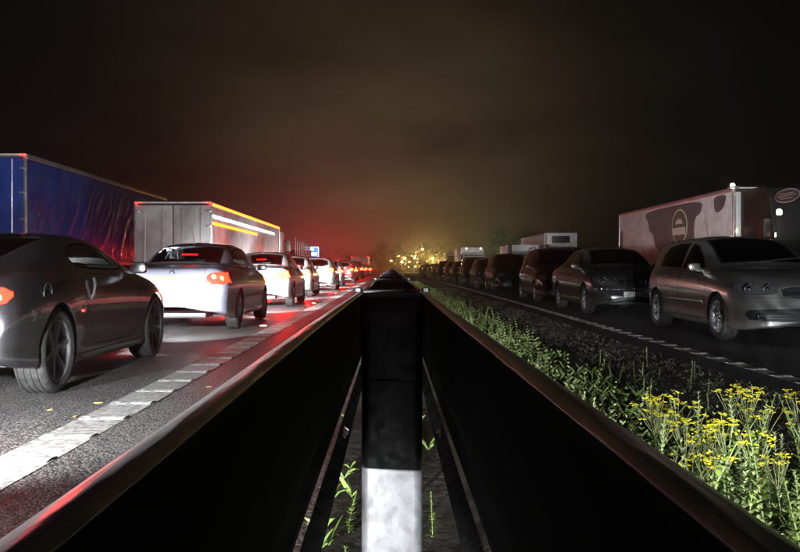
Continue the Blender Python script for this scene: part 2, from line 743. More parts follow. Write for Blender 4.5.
def make_car(S, pm, tail=None, head=None, spots=0.0, interior=True, amber=None):
    """build one car from its spec; the origin is on the ground under the rear axle, +y forward"""
    car = empty(S['name'])
    tail = tail or M_TAIL
    head = head or M_LENS
    bm = build_skin(S)
    wb, Rw = S['wb'], S['R']
    bvh = BVHTree.FromBMesh(bm)

    def surf_x(y, z, sgn=1):
        hit = bvh.ray_cast(Vector((2 * sgn, y, z)), Vector((-sgn, 0, 0)))
        return hit[0].x if hit[0] else None

    def surf_y(x, z, front):
        hit = bvh.ray_cast(Vector((x, 8 if front else -5, z)), Vector((0, -1 if front else 1, 0)))
        return (hit[0].y, hit[1]) if hit[0] else (None, None)

    arch = S.get('arch', .055)
    # wheel arches
    for cy in (0.0, wb):
        for sgn in (1, -1):
            poly = circle_poly(cy, Rw - .01, Rw + arch, 30)
            fs = cut(bm, poly, 'side', lambda c, s=sgn: c.x * s > .5)
            lip = []
            for k in range(25):
                a = R(-12) + R(204) * k / 24
                yy, zz = cy + (Rw + arch) * math.cos(a), Rw - .01 + (Rw + arch) * math.sin(a)
                xx = surf_x(yy, zz + .004, sgn)
                lip.append((yy, zz, abs(xx) if xx else None))
            bmesh.ops.delete(bm, geom=fs, context='FACES')
            good = [p[2] for p in lip if p[2]]
            nb = bmesh.new()
            prev = None
            for (yy, zz, xx) in lip:
                xx = (xx or min(good)) - .003
                ring = [nb.verts.new((sgn * q, yy, zz)) for q in (xx, xx - .02, .48)]
                ring.append(nb.verts.new((sgn * .48, cy, Rw)))
                if prev:
                    for q in range(3):
                        nb.faces.new((prev[q], prev[q + 1], ring[q + 1], ring[q]))
                prev = ring
            mesh_obj('wheel_arch_liner', nb, M_TRIM, car)

    def groove(poly, proj, filt, w=.006):
        fs = cut(bm, poly, proj, filt)
        inner = inset(poly, w)
        ins = cut(bm, inner, proj, filt)
        si = set(ins)
        i, j = AX[proj]
        for f in cut_faces(poly, proj, filt):
            if f not in si:
                f.material_index = 1
        return ins

    def cut_faces(poly, proj, filt):
        i, j = AX[proj]
        out = []
        for f in bm.faces:
            c = f.calc_center_median()
            if filt(c) and inside((c[i], c[j]), poly):
                out.append(f)
        return out

    pend = []
    # windows first, then lamps, then panels
    for (nm, proj, poly, filt, gm, w) in S['panes']:
        fs = groove(poly, proj, filt, w)
        pend.append((nm, take(bm, fs), gm, None))
    for (nm, proj, poly, filt, key) in S['lamps']:
        fs = groove(poly, proj, filt, .006)
        mm = {'tail': tail, 'head': head, 'amber': amber or M_AMBER, 'black': M_TRIM, 'white': M_REFL, 'plastic': M_TRIM, 'chrome': M_CHROME}[key]
        pend.append((nm, take(bm, fs), mm, None))
    doors = []
    for (nm, proj, poly, filt, hp) in S['doors']:
        fs = groove(poly, proj, filt, .007)
        doors.append((nm, take(bm, fs), hp, 1 if filt(Vector((.8, 0, 0))) else -1))
    for (nm, proj, poly, filt) in S.get('panels', ()):
        fs = groove(poly, proj, filt, .006)
        pend.append((nm, take(bm, fs), pm, None))
    for (proj, poly, filt, w) in S.get('grooves', ()):
        groove(poly, proj, filt, w)
    body = mesh_obj('body', bm, [pm, M_SEAM], car)
    for (nm, nb, mm, _) in pend:
        mesh_obj(nm, nb, mm, car)
    for (nm, nb, hp, sgn) in doors:
        d = mesh_obj(nm, nb, pm, car)
        if hp:
            xs = surf_x(hp[0], hp[1], sgn)
            if xs:
                b2 = bmesh.new()
                if hp[2] == 'v':
                    tube(b2, [(xs + sgn * .004, hp[0] + .05, hp[1] + .09), (xs + sgn * .028, hp[0] + .02, hp[1] + .04), (xs + sgn * .03, hp[0] - .02, hp[1] - .05), (xs + sgn * .006, hp[0] - .04, hp[1] - .10)], .013, 8)
                    mesh_obj('handle', b2, M_ALLOY, d)
                else:
                    tube(b2, [(xs + sgn * .0, hp[0] + .1, hp[1]), (xs + sgn * .03, hp[0] + .07, hp[1] + .004), (xs + sgn * .03, hp[0] - .07, hp[1] + .006), (xs, hp[0] - .1, hp[1])], .013, 8)
                    mesh_obj('handle', b2, pm, d)
    # underbody
    y0, y1 = S['top'][0][0], S['top'][-1][0]
    boxo('underbody', (0, (y0 + y1) / 2, S['zb'][2][1] + .06), (2 * .48, (y1 - y0) - .35, .08), M_TRIM, car, .02)
    # wheels
    tx = S['track']
    for cy in (0, wb):
        for sgn in (1, -1):
            make_wheel(car, (sgn * tx, cy, Rw), S, sgn > 0)
    # mirrors
    if 'mirror' in S:
        my, mz, mxp = S['mirror']
        for sgn in (1, -1):
            b2 = bmesh.new()
            bx(b2, (sgn * (mxp + .075), my, mz), (.17, .10, .115), .035)
            bx(b2, (sgn * (mxp - .01), my + .01, mz - .045), (.12, .05, .04), .01)
            mi = mesh_obj('door_mirror', b2, pm, car)
            boxo('mirror_glass', (sgn * (mxp + .078), my - .051, mz), (.13, .006, .085), M_CHROME, mi, .002)
    # interior
    if interior:
        zf = S.get('seatz', .30)
        for (x, y) in S['seats']:
            seat(car, x, y, zf)
        dash = boxo('dashboard', (0, S['dash'][0], S['dash'][1]), (1.25, .45, .2), M_INT, car, .06)
        b2 = bmesh.new()
        rr = lathe(b2, [(.016 * math.cos(t), .185 + .016 * math.sin(t)) for t in [k * math.pi / 4 for k in range(9)]], 24, 'y')
        sw = mesh_obj('steering_wheel', b2, M_INT, car)
        sw.location = (.36, S['dash'][0] - .33, S['dash'][1] + .03)
        sw.rotation_euler = (R(-22), 0, 0)
    # number plates
    for (front, z, txt, pmat) in S.get('plates', ()):
        yy, _ = surf_y(0.0, z, front)
        yy2, _ = surf_y(0.24, z, front)
        yy = (max(yy, yy2) + .006) if front else (min(yy, yy2) - .006)
        p = boxo('number_plate', (0, yy, z), (.52, .012, .111), pmat, car, .003)
        if txt:
            for k, chx in enumerate(txt):
                if chx != ' ':
                    xo = (k - 3.0) * .068 * (-1 if front else 1)
                    text_obj('plate_letter', chx, .098, M_INK, p, (xo, yy + (.0072 if front else -.0072), z - .002), (R(90), 0, math.pi if front else 0), sx=.92)
    if 'extra' in S:
        S['extra'](car, surf_x, surf_y, pm)
    # round bulbs behind the lit tail lenses
    if tail is not M_TAIL:
        for sgn in (1, -1):
            for (bxp, bzp, br) in S['bulbs']:
                yy, nn = surf_y(sgn * bxp, bzp, False)
                if yy is not None:
                    b2 = bmesh.new()
                    bmesh.ops.create_uvsphere(b2, u_segments=14, v_segments=8, radius=br, matrix=Matrix.Translation((sgn * bxp, yy + br * .25, bzp)) @ Matrix.Diagonal((1, .4, 1, 1)))
                    mesh_obj('tail_bulb', b2, M_BULB_ON, car)
    # headlamp beams
    if spots > 0:
        for sgn in (1, -1):
            ld = bpy.data.lights.new('headlamp_beam', 'SPOT')
            ld.energy = spots
            ld.spot_size = R(50)
            ld.spot_blend = 0.85
            ld.shadow_soft_size = .05
            ld.color = (.93, .96, 1.0)
            lo = bpy.data.objects.new('headlamp_beam', ld)
            COL.objects.link(lo)
            lo.parent = car
            yy, _ = surf_y(sgn * S['lampx'], S['lampz'], True)
            lo.location = (sgn * S['lampx'], (yy or y1) + .05, S['lampz'])
            lo.rotation_euler = (R(81), 0, 0)
    return car


right_of = lambda lo, hi=9: (lambda c: c.x > .25 and lo < c.y < hi)
left_of = lambda lo, hi=9: (lambda c: c.x < -.25 and lo < c.y < hi)


def both_sides(nm, poly, *rest, lo=-9, hi=9):
    return [(nm, 'side', poly, (lambda c, l=lo, h=hi: c.x > .25 and l < c.y < h), *rest),
            (nm, 'side', poly, (lambda c, l=lo, h=hi: c.x < -.25 and l < c.y < h), *rest)]


def both_ends(nm, poly, filt, *rest):
    mir = [(-p[0], p[1]) for p in poly]
    return [(nm, 'end', poly, (lambda c, f=filt: c.x > 0 and f(c)), *rest),
            (nm, 'end', mir, (lambda c, f=filt: c.x < 0 and f(c)), *rest)]


def antenna(car, base, tip):
    bm = bmesh.new()
    tube(bm, [base, [(a + b) / 2 for a, b in zip(base, tip)], tip], .004, 6, .002)
    bx(bm, base, (.03, .05, .02), .006)
    mesh_obj('antenna', bm, M_TRIM, car)


def torus(bm, c, r, t, axis='y', n=24):
    b2 = bmesh.new()
    lathe(b2, [(t * math.cos(a), r + t * math.sin(a)) for a in [k * math.pi / 4 for k in range(9)]], n, axis)
    me = bpy.data.meshes.new('t')
    b2.to_mesh(me)
    b2.free()
    me.transform(Matrix.Translation(c))
    bm.from_mesh(me)
    bpy.data.meshes.remove(me)


# ---- low two-door coupe
def coupe_extra(car, sxf, syf, pm):
    # round fuel flap
    for (y, z) in ((-.22, .79),):
        xs = sxf(y, z)
        bm = bmesh.new()
        torus(bm, (xs + .002, y, z), .075, .004, 'x', 28)
        mesh_obj('fuel_flap_ring', bm, M_TRIM, car)
    # side repeater and front wing badge
    xs = sxf(.50, .60)
    boxo('side_reflector', (xs + .003, .50, .62), (.012, .05, .022), M_TAIL_DIM, car, .004)
    for sgn in (1, -1):
        strip_along('side_skirt', [((sxf(float(y), .25, sgn) or sgn * .85), float(y), .235) for y in np.linspace(.48, 2.2, 14)], .03, .06, pm, car)
    for sgn in (1, -1):
        bm = bmesh.new()
        prof = [(0, .042), (.16, .042), (.165, .05), (.0, .05)]
        lathe(bm, prof, 20, 'y')
        e = mesh_obj('exhaust_pipe', bm, M_CHROME, car)
        e.location = (sgn * .48, -.86, .27)


COUPE = dict(
    name='sports_coupe', wb=2.65, R=.335, rim=.245, tw=.245, track=.775, spokes=6, spw=.085, rim_mat=M_DARKALLOY, arch=.05, wide=.60,
    top=[(-.80, .70), (-.765, .86), (-.68, .935), (-.45, 1.00), (0, 1.12), (.5, 1.235), (.95, 1.30), (1.25, 1.315), (1.55, 1.285), (1.85, 1.19), (2.2, 1.03), (2.42, .95), (2.9, .86), (3.25, .755), (3.44, .64), (3.52, .5)],
    belt=[(-.80, .60), (-.765, .76), (-.6, .90), (-.2, .965), (.3, .965), (1.0, .93), (1.8, .90), (2.3, .88), (2.9, .81), (3.3, .68), (3.52, .44)],
    W=[(-.80, .76), (-.77, .825), (-.66, .885), (-.2, .910), (.15, .91), (.6, .885), (1.3, .872), (2.0, .88), (2.65, .90), (3.0, .88), (3.3, .78), (3.46, .62), (3.52, .48)],
    Wb=[(-.80, .58), (-.72, .68), (-.5, .75), (0, .80), (1.0, .80), (2.0, .81), (2.5, .82), (3.0, .77), (3.35, .62), (3.52, .42)],
    Wr=[(-.80, .42), (-.5, .62), (0, .63), (.6, .61), (1.2, .56), (1.7, .60), (2.1, .68), (2.4, .745), (2.9, .70), (3.3, .54), (3.52, .32)],
    zb=[(-.80, .32), (-.5, .25), (0, .19), (2.65, .17), (3.2, .17), (3.52, .22)],
    drop=[(-.80, .03), (-.5, .05), (.2, .07), (1.2, .075), (1.9, .07), (2.3, .045), (2.6, .03), (3.52, .04)],
    panes=both_sides('side_window', chaikin([(1.98, .955), (1.72, 1.10), (1.45, 1.195), (1.15, 1.215), (.80, 1.185), (.55, 1.12), (.62, 1.0), (.75, .975)], 1), M_GLASS, .018)
    + [('windscreen', 'top', [(-.58, 2.22), (.58, 2.22), (.50, 1.62), (-.50, 1.62)], lambda c: c.z > .9, M_GLASS, .03),
       ('rear_window', 'top', [(-.50, .85), (.50, .85), (.50, -.05), (.42, -.22), (-.42, -.22), (-.50, -.05)], lambda c: c.z > .9, M_GLASSD, .03)],
    lamps=both_ends('tail_lamp', chaikin([(.50, .70), (.80, .71), (.84, .80), (.74, .86), (.56, .83)], 1), lambda c: c.y < -.2, 'tail')
    + both_ends('headlamp', chaikin([(.52, .58), (.70, .56), (.80, .66), (.76, .76), (.66, .76)], 1), lambda c: c.y > 2.7, 'head')
    + [('grille', 'end', [(-.45, .26), (.45, .26), (.5, .44), (-.5, .44)], lambda c: c.y > 3.1, 'black')],
    doors=both_sides('door', chaikin([(2.10, .30), (2.12, .875), (1.2, .925), (.66, .945), (.60, .80), (.66, .58), (.82, .36), (.95, .29)], 1), (.76, .80, 'v')),
    panels=[('bonnet', 'top', chaikin([(-.70, 2.38), (.70, 2.38), (.66, 2.9), (.52, 3.28), (-.52, 3.28), (-.66, 2.9)], 1), lambda c: c.z > .6),
            ('tailgate', 'top', chaikin([(-.50, -.30), (.50, -.30), (.46, -.66), (-.46, -.66)], 1), lambda c: c.z > .8)],
    grooves=[('end', [(-.60, .55), (.60, .55), (.60, .558), (-.60, .558)], lambda c: c.y < -.6, .002)]
    + [('side', [(-.80, .66), (-.42, .66), (-.42, .667), (-.80, .667)], lambda c: abs(c.x) > .3 and c.y < -.3, .002)],
    mirror=(1.88, .985, .86), seats=[(-.36, .95), (.36, .95)], seatz=.18, dash=(2.0, .82), lampx=.66, lampz=.66, extra=coupe_extra, bulbs=[(.66, .79, .045), (.745, .77, .03)],
    plates=[])


# ---- four-door saloon
def saloon_extra(car, sxf, syf, pm):
    for sgn in (1, -1):
        strip_along('side_moulding', [((sxf(float(y), .52, sgn) or sgn * .85), float(y), .52) for y in np.linspace(.45, 2.2, 14)], .02, .045, M_TRIM, car)
    bm = bmesh.new()
    lathe(bm, [(0, .022), (.16, .022), (.165, .028), (0, .028)], 14, 'y')
    e = mesh_obj('exhaust_pipe', bm, M_CHROME, car)
    e.location = (-.45, -1.15, .25)
    y, _ = syf(0, .92, False)
    bm = bmesh.new()
    torus(bm, (0, y - .006, .905), .032, .007, 'y', 18)
    mesh_obj('boot_badge', bm, M_CHROME, car)
    antenna(car, (0, .42, 1.385), (0, .18, 1.72))
    y, _ = syf(0, 1.30, False)
    boxo('high_brake_lamp', (0, .10, 1.20), (.26, .03, .03), M_TAIL_DIM, car, .006)


def saloon(name, **kw):
    d = dict(
        name=name, wb=2.65, R=.315, rim=.215, tw=.2, track=.74, spokes=7, spw=.06, arch=.045, wide=.6,
        top=[(-1.05, .60), (-1.035, .80), (-.99, .935), (-.90, .985), (-.60, 1.02), (-.38, 1.06), (0, 1.215), (.32, 1.345), (.7, 1.41), (1.15, 1.425), (1.6, 1.385), (1.9, 1.285), (2.35, 1.045), (2.52, .975), (3.0, .905), (3.3, .81), (3.46, .67), (3.53, .5)],
        belt=[(-1.05, .52), (-1.03, .70), (-.97, .86), (-.8, .93), (0, .955), (1.5, .925), (2.5, .89), (3.0, .83), (3.3, .72), (3.53, .44)],
        W=[(-1.05, .66), (-1.0, .76), (-.85, .82), (-.4, .85), (.5, .86), (1.6, .86), (2.65, .85), (3.0, .83), (3.3, .74), (3.46, .62), (3.53, .5)],
        Wb=[(-1.05, .58), (-1.0, .68), (-.85, .74), (0, .775), (1.3, .78), (2.4, .77), (3.0, .73), (3.35, .60), (3.53, .44)],
        Wr=[(-1.05, .50), (-.9, .64), (-.5, .66), (-.1, .61), (.5, .565), (1.2, .56), (1.7, .59), (2.2, .65), (2.5, .68), (3.0, .64), (3.53, .34)],
        zb=[(-1.05, .33), (-.8, .26), (0, .20), (2.65, .19), (3.2, .20), (3.53, .26)],
        drop=[(-1.05, .02), (-.9, .02), (-.5, .03), (-.2, .06), (.4, .08), (1.3, .08), (1.9, .07), (2.3, .05), (2.6, .03), (3.53, .04)],
        panes=both_sides('side_window', chaikin([(2.16, .965), (1.86, 1.17), (1.55, 1.295), (1.22, 1.325), (1.20, .955)], 0), M_GLASS, .02)
        + both_sides('side_window', chaikin([(1.12, 1.325), (.75, 1.31), (.40, 1.235), (.18, 1.12), (.12, .985), (1.10, .965)], 0), M_GLASS, .02)
        + [('windscreen', 'top', [(-.60, 2.33), (.60, 2.33), (.515, 1.67), (-.515, 1.67)], lambda c: c.z > .95, M_GLASS, .03),
           ('rear_window', 'top', [(-.525, .34), (.525, .34), (.575, -.30), (-.575, -.30)], lambda c: c.z > .95, M_GLASS, .03)],
        lamps=both_ends('tail_lamp', chaikin([(.50, .74), (.84, .73), (.86, .90), (.72, .92), (.54, .90)], 1), lambda c: c.y < -.72, 'tail')
        + both_ends('headlamp', chaikin([(.36, .60), (.66, .60), (.80, .68), (.76, .76), (.60, .77), (.40, .72)], 1), lambda c: c.y > 2.9, 'head')
        + [('grille', 'end', [(-.30, .58), (.30, .58), (.33, .72), (-.33, .72)], lambda c: c.y > 3.1, 'black'),
           ('air_intake', 'end', [(-.55, .28), (.55, .28), (.5, .37), (-.5, .37)], lambda c: c.y > 3.1, 'black')],
        doors=both_sides('door', chaikin([(2.22, .28), (2.24, .90), (1.22, .925), (1.20, .28)], 0), (1.36, .80, 'h'))
        + both_sides('door', chaikin([(1.16, .28), (1.17, .925), (.30, .94), (.26, .72), (.42, .48), (.52, .28)], 0), (.42, .82, 'h')),
        panels=[('bonnet', 'top', chaikin([(-.64, 2.50), (.64, 2.50), (.60, 3.0), (.45, 3.32), (-.45, 3.32), (-.60, 3.0)], 1), lambda c: c.z > .6),
                ('boot_lid', 'end', [(-.50, .62), (.50, .62), (.50, .965), (-.50, .965)], lambda c: c.y < -.9)],
        grooves=[('end', [(-.84, .60), (.84, .60), (.84, .608), (-.84, .608)], lambda c: c.y < -.5, .002)],
        mirror=(2.02, .99, .80), seats=[(-.36, 1.15), (.36, 1.15), (-.36, .3), (.36, .3)], seatz=.26, dash=(2.05, .88), lampx=.58, lampz=.68, bulbs=[(.62, .84, .045), (.73, .82, .04)],
        extra=saloon_extra, plates=[(False, .80, None, M_PLATEY)])
    d.update(kw)
    return d


# ---- five-door hatchback
def hatch_extra(car, sxf, syf, pm):
    for sgn in (1, -1):
        strip_along('side_moulding', [((sxf(float(y), .50, sgn) or sgn * .86), float(y), .50) for y in np.linspace(.48, 2.06, 14)], .022, .05, pm, car)
        # round projector units in the headlamp
        for (x, r) in ((.50, .06), (.69, .065)):
            y, n = syf(sgn * x, .71, True)
            if y:
                bm = bmesh.new()
                torus(bm, (sgn * x, y + .004, .71), r, .009, 'y', 20)
                bmesh.ops.create_uvsphere(bm, u_segments=12, v_segments=8, radius=r * .55, matrix=Matrix.Translation((sgn * x, y - .01, .71)))
                mesh_obj('headlamp_projector', bm, M_REFL, car)
        # fog lamp and slats in the lower intake
        y, n = syf(sgn * .62, .37, True)
        if y:
            bm = bmesh.new()
            lathe(bm, [(0, .0001), (.02, .03), (.012, .045), (0, .048)], 16, 'y')
            o = mesh_obj('fog_lamp', bm, M_REFL, car)
            o.location = (sgn * .63, y + .004, .37)
    for z in (.325, .36, .395, .43):
        bm = bmesh.new()
        for x in np.linspace(-.62, .62, 21):
            y, n = syf(float(x), z, True)
            if y:
                bx(bm, (float(x), y + .003, z), (.066, .014, .009))
        mesh_obj('grille_bar', bm, M_TRIM, car)
    for z in (.62, .66, .70):
        bm = bmesh.new()
        for x in np.linspace(-.30, .30, 7):
            y, n = syf(float(x), z, True)
            if y:
                bx(bm, (float(x), y + .004, z), (.102, .012, .012))
        mesh_obj('grille_bar', bm, M_CHROME if z == .66 else M_TRIM, car)
    antenna(car, (0, .05, 1.465), (0, -.12, 1.86))
    bm = bmesh.new()
    bx(bm, (0, 2.12, 1.075), (1.1, .02, .02), .004, Matrix.Rotation(R(6), 4, 'Y'))
    mesh_obj('wiper', bm, M_TRIM, car)


def hatch(name, **kw):
    d = dict(
        name=name, wb=2.58, R=.318, rim=.232, tw=.22, track=.755, spokes=10, spw=.022, spoff=(-.09, .09), arch=.04, wide=.6, rb=.06,
        top=[(-.70, .58), (-.685, .84), (-.64, 1.03), (-.57, 1.25), (-.48, 1.39), (-.28, 1.45), (.3, 1.482), (.8, 1.488), (1.2, 1.462), (1.5, 1.385), (2.12, 1.065), (2.28, 1.005), (2.8, .965), (3.15, .895), (3.37, .77), (3.47, .54)],
        belt=[(-.70, .52), (-.685, .74), (-.62, .90), (-.4, .985), (0, .985), (1.3, .945), (2.4, .90), (3.0, .84), (3.25, .75), (3.47, .44)],
        W=[(-.70, .68), (-.66, .76), (-.5, .83), (-.1, .87), (.6, .868), (1.6, .868), (2.58, .872), (2.9, .86), (3.2, .79), (3.38, .68), (3.47, .56)],
        Wb=[(-.70, .60), (-.62, .70), (-.4, .76), (.2, .79), (1.3, .79), (2.3, .785), (2.9, .75), (3.25, .64), (3.47, .46)],
        Wr=[(-.70, .54), (-.5, .58), (-.2, .575), (.5, .585), (1.0, .58), (1.4, .60), (1.9, .66), (2.3, .70), (3.0, .67), (3.47, .38)],
        zb=[(-.70, .34), (-.5, .27), (0, .20), (2.58, .18), (3.1, .17), (3.47, .22)],
        drop=[(-.70, .02), (-.6, .04), (-.4, .07), (0, .085), (1.1, .085), (1.6, .07), (2.1, .05), (2.4, .03), (3.47, .04)],
        panes=both_sides('side_window', [(1.93, .985), (1.62, 1.20), (1.34, 1.325), (1.08, 1.362), (1.05, .98)], M_GLASSD, .02)
        + both_sides('side_window', [(.97, 1.374), (.45, 1.372), (.10, 1.335), (-.05, 1.20), (-.02, 1.02), (.96, .985)], M_GLASSD, .02)
        + [('windscreen', 'top', [(-.60, 2.10), (.60, 2.10), (.53, 1.32), (-.53, 1.32)], lambda c: c.z > .95, M_GLASSD, .03),
           ('rear_window', 'end', chaikin([(-.52, 1.36), (.52, 1.36), (.58, 1.05), (-.58, 1.05)], 1), lambda c: c.y < -.2, M_GLASSD, .03)],
        lamps=both_ends('tail_lamp', chaikin([(.54, .80), (.80, .80), (.78, .98), (.60, .98)], 1), lambda c: c.y < -.3, 'tail')
        + both_ends('headlamp', chaikin([(.40, .65), (.62, .63), (.80, .66), (.83, .74), (.76, .80), (.56, .78), (.42, .74)], 1), lambda c: c.y > 2.75, 'head')
        + [('grille', 'end', chaikin([(-.34, .60), (.34, .60), (.36, .74), (-.36, .74)], 1), lambda c: c.y > 3.0, 'black'),
           ('air_intake', 'end', chaikin([(-.70, .30), (.70, .30), (.76, .38), (.72, .46), (-.72, .46), (-.76, .38)], 1), lambda c: c.y > 2.8, 'black')],
        doors=both_sides('door', [(2.14, .27), (2.18, .90), (1.09, .94), (1.07, .27)], (1.24, .84, 'h'))
        + both_sides('door', [(1.03, .27), (1.05, .94), (.22, .97), (.16, .78), (.32, .52), (.42, .27)], (.36, .86, 'h')),
        panels=[('bonnet', 'top', chaikin([(-.68, 2.26), (.68, 2.26), (.64, 2.85), (.50, 3.24), (-.50, 3.24), (-.64, 2.85)], 1), lambda c: c.z > .6),
                ('tailgate', 'end', chaikin([(-.56, .55), (.56, .55), (.58, .99), (-.58, .99)], 1), lambda c: c.y < -.4)],
        grooves=[('end', [(-.84, .595), (.84, .595), (.84, .602), (-.84, .602)], lambda c: c.y > 3.0, .002)],
        mirror=(1.84, .995, .82), seats=[(-.37, 1.0), (.37, 1.0), (-.37, .2), (.37, .2)], seatz=.3, dash=(1.9, .9), lampx=.62, lampz=.70, bulbs=[(.66, .86, .04)],
        extra=hatch_extra, plates=[(False, .70, None, M_PLATEY)])
    d.update(kw)
    return d


# ---- tall people carrier
def stretch_z(tab, z0, k):
    return [(y, z if z < z0 else z0 + (z - z0) * k) for (y, z) in tab]


def mpv(name):
    d = hatch(name)
    k = 1.22
    sp = lambda poly: [(p[0], p[1] if p[1] < .9 else .9 + (p[1] - .9) * k) for p in poly]
    d['top'] = stretch_z(d['top'], .9, k)
    d['belt'] = stretch_z(d['belt'], .9, k)
    d['panes'] = [(a, b, sp(c) if b != 'top' else c, e, f, g) for (a, b, c, e, f, g) in d['panes']]
    d['doors'] = [(a, b, sp(c), e, f) for (a, b, c, e, f) in d['doors']]
    d['panels'] = [(a, b, sp(c) if b != 'top' else c, e) for (a, b, c, e) in d['panels']]
    d['lamps'] = [(a, b, sp(c), e, f) for (a, b, c, e, f) in d['lamps']]
    d['mirror'] = (1.84, 1.03, .82)
    d['extra'] = lambda car, sxf, syf, pm: [
        mesh_obj('roof_rail', (lambda bm: (tube(bm, [(s * .56, -.2, 1.54), (s * .57, .1, 1.60), (s * .58, 1.0, 1.62), (s * .58, 1.3, 1.56)], .016, 8), bm)[1])(bmesh.new()), M_TRIM, car) for s in (1, -1)]
    return d


# ================================================================ setting: ground, carriageways, lines
def sheet(name, x0, x1, y0, y1, z, m, nx=1, ny=1, fz=None):
    v, f = [], []
    for j in range(ny + 1):
        for i in range(nx + 1):
            x = x0 + (x1 - x0) * i / nx
            y = y0 + (y1 - y0) * j / ny
            v.append((x, y, z + (fz(x, y) if fz else 0)))
    for j in range(ny):
        for i in range(nx):
            a = j * (nx + 1) + i
            f.append((a, a + 1, a + nx + 2, a + nx + 1))
    return tag(pydata(name, v, f, m, smooth=True), kind='structure')


def asphalt(name, lo, hi, grain, bump, rough):
    m = mat(name, lo, 0.6, spec=0.4)
    nt, b = nodes_of(m)
    tcn = nt.nodes.new('ShaderNodeTexCoord')
    vor = nt.nodes.new('ShaderNodeTexVoronoi')
    vor.inputs['Scale'].default_value = grain
    vor.inputs['Randomness'].default_value = 1.0
    nt.links.new(tcn.outputs['Object'], vor.inputs['Vector'])
    big = nt.nodes.new('ShaderNodeTexNoise')
    big.inputs['Scale'].default_value = 0.9
    big.inputs['Detail'].default_value = 8
    big.inputs['Roughness'].default_value = 0.65
    st = nt.nodes.new('ShaderNodeMapping')
    st.inputs['Scale'].default_value = (1.6, 0.35, 1)
    nt.links.new(tcn.outputs['Object'], st.inputs[0])
    nt.links.new(st.outputs[0], big.inputs['Vector'])
    sep = nt.nodes.new('ShaderNodeSeparateColor')
    nt.links.new(vor.outputs['Color'], sep.inputs[0])
    mixv = nt.nodes.new('ShaderNodeMath')
    mixv.operation = 'MULTIPLY'
    nt.links.new(sep.outputs[0], mixv.inputs[0])
    nt.links.new(big.outputs[0], mixv.inputs[1])
    ramp = nt.nodes.new('ShaderNodeValToRGB')
    ramp.color_ramp.elements[0].position = .05
    ramp.color_ramp.elements[1].position = .55
    ramp.color_ramp.elements[0].color = (*lo, 1)
    ramp.color_ramp.elements[1].color = (*hi, 1)
    nt.links.new(mixv.outputs[0], ramp.inputs[0])
    nt.links.new(ramp.outputs[0], b.inputs['Base Color'])
    bp = nt.nodes.new('ShaderNodeBump')
    bp.inputs['Strength'].default_value = bump
    bp.inputs['Distance'].default_value = .012
    inv = nt.nodes.new('ShaderNodeMath')
    inv.operation = 'SUBTRACT'
    nt.links.new(sep.outputs[1], inv.inputs[0])
    nt.links.new(vor.outputs['Distance'], inv.inputs[1])
    fine = nt.nodes.new('ShaderNodeTexNoise')
    fine.inputs['Scale'].default_value = grain * 2.2
    fine.inputs['Detail'].default_value = 2
    nt.links.new(tcn.outputs['Object'], fine.inputs['Vector'])
    hsum = nt.nodes.new('ShaderNodeMath')
    hsum.operation = 'ADD'
    nt.links.new(inv.outputs[0], hsum.inputs[0])
    nt.links.new(fine.outputs[0], hsum.inputs[1])
    nt.links.new(hsum.outputs[0], bp.inputs['Height'])
    nt.links.new(bp.outputs[0], b.inputs['Normal'])
    mr = nt.nodes.new('ShaderNodeMapRange')
    mr.inputs['To Min'].default_value = rough[0]
    mr.inputs['To Max'].default_value = rough[1]
    nt.links.new(big.outputs[0], mr.inputs[0])
    nt.links.new(mr.outputs[0], b.inputs['Roughness'])
    return m


M_ROAD = asphalt('asphalt', (.020, .020, .021), (.15, .147, .142), 58, 1.0, (.28, .56))
M_ROAD2 = asphalt('old asphalt', (.024, .024, .025), (.055, .054, .053), 75, .7, (.5, .8))
M_SHOULDER = asphalt('chippings', (.022, .021, .020), (.22, .21, .20), 50, 1.0, (.38, .7))
M_SOIL = add_noise(mat('soil', (.03, .022, .014), .95), 6, (.012, .010, .006), (.045, .034, .02), detail=8, bump=.8, bdist=.03)
M_GRASSLAND = add_noise(mat('rough grassland', (.03, .045, .012), .95), 2.5, (.014, .020, .007), (.04, .05, .018), detail=8, bump=.6, bdist=.05)

sheet('ground', -900, 900, -60, 2500, -.03, M_GRASSLAND)
sheet('road_left', -16.6, -1.15, -45, 900, 0.0, M_ROAD)
sheet('road_right', 3.05, 18.5, -45, 900, 0.0, M_ROAD2)
sheet('shoulder', -1.15, -.32, -45, 900, -.001, M_SHOULDER)
rs = random.Random(3)
sheet('verge', -.32, 3.05, -20, 400, .0, M_SOIL, 14, 420, lambda x, y: .03 * math.sin(x * 4 + math.sin(y)) * math.sin(y * 2.3) * (1 if -.3 < x < 3.0 else 0))

M_LINE = add_noise(mat('road paint', (.75, .75, .72), .55), 22, (.09, .088, .084), (.34, .335, .325), detail=9, contrast=(.36, .60), bump=.2, bdist=.003, rough=(.4, .7))
M_LINE_W = add_noise(mat('worn road paint', (.5, .5, .48), .6), 30, (.12, .12, .115), (.55, .55, .52), detail=8, contrast=(.42, .60), bump=.4, bdist=.003)


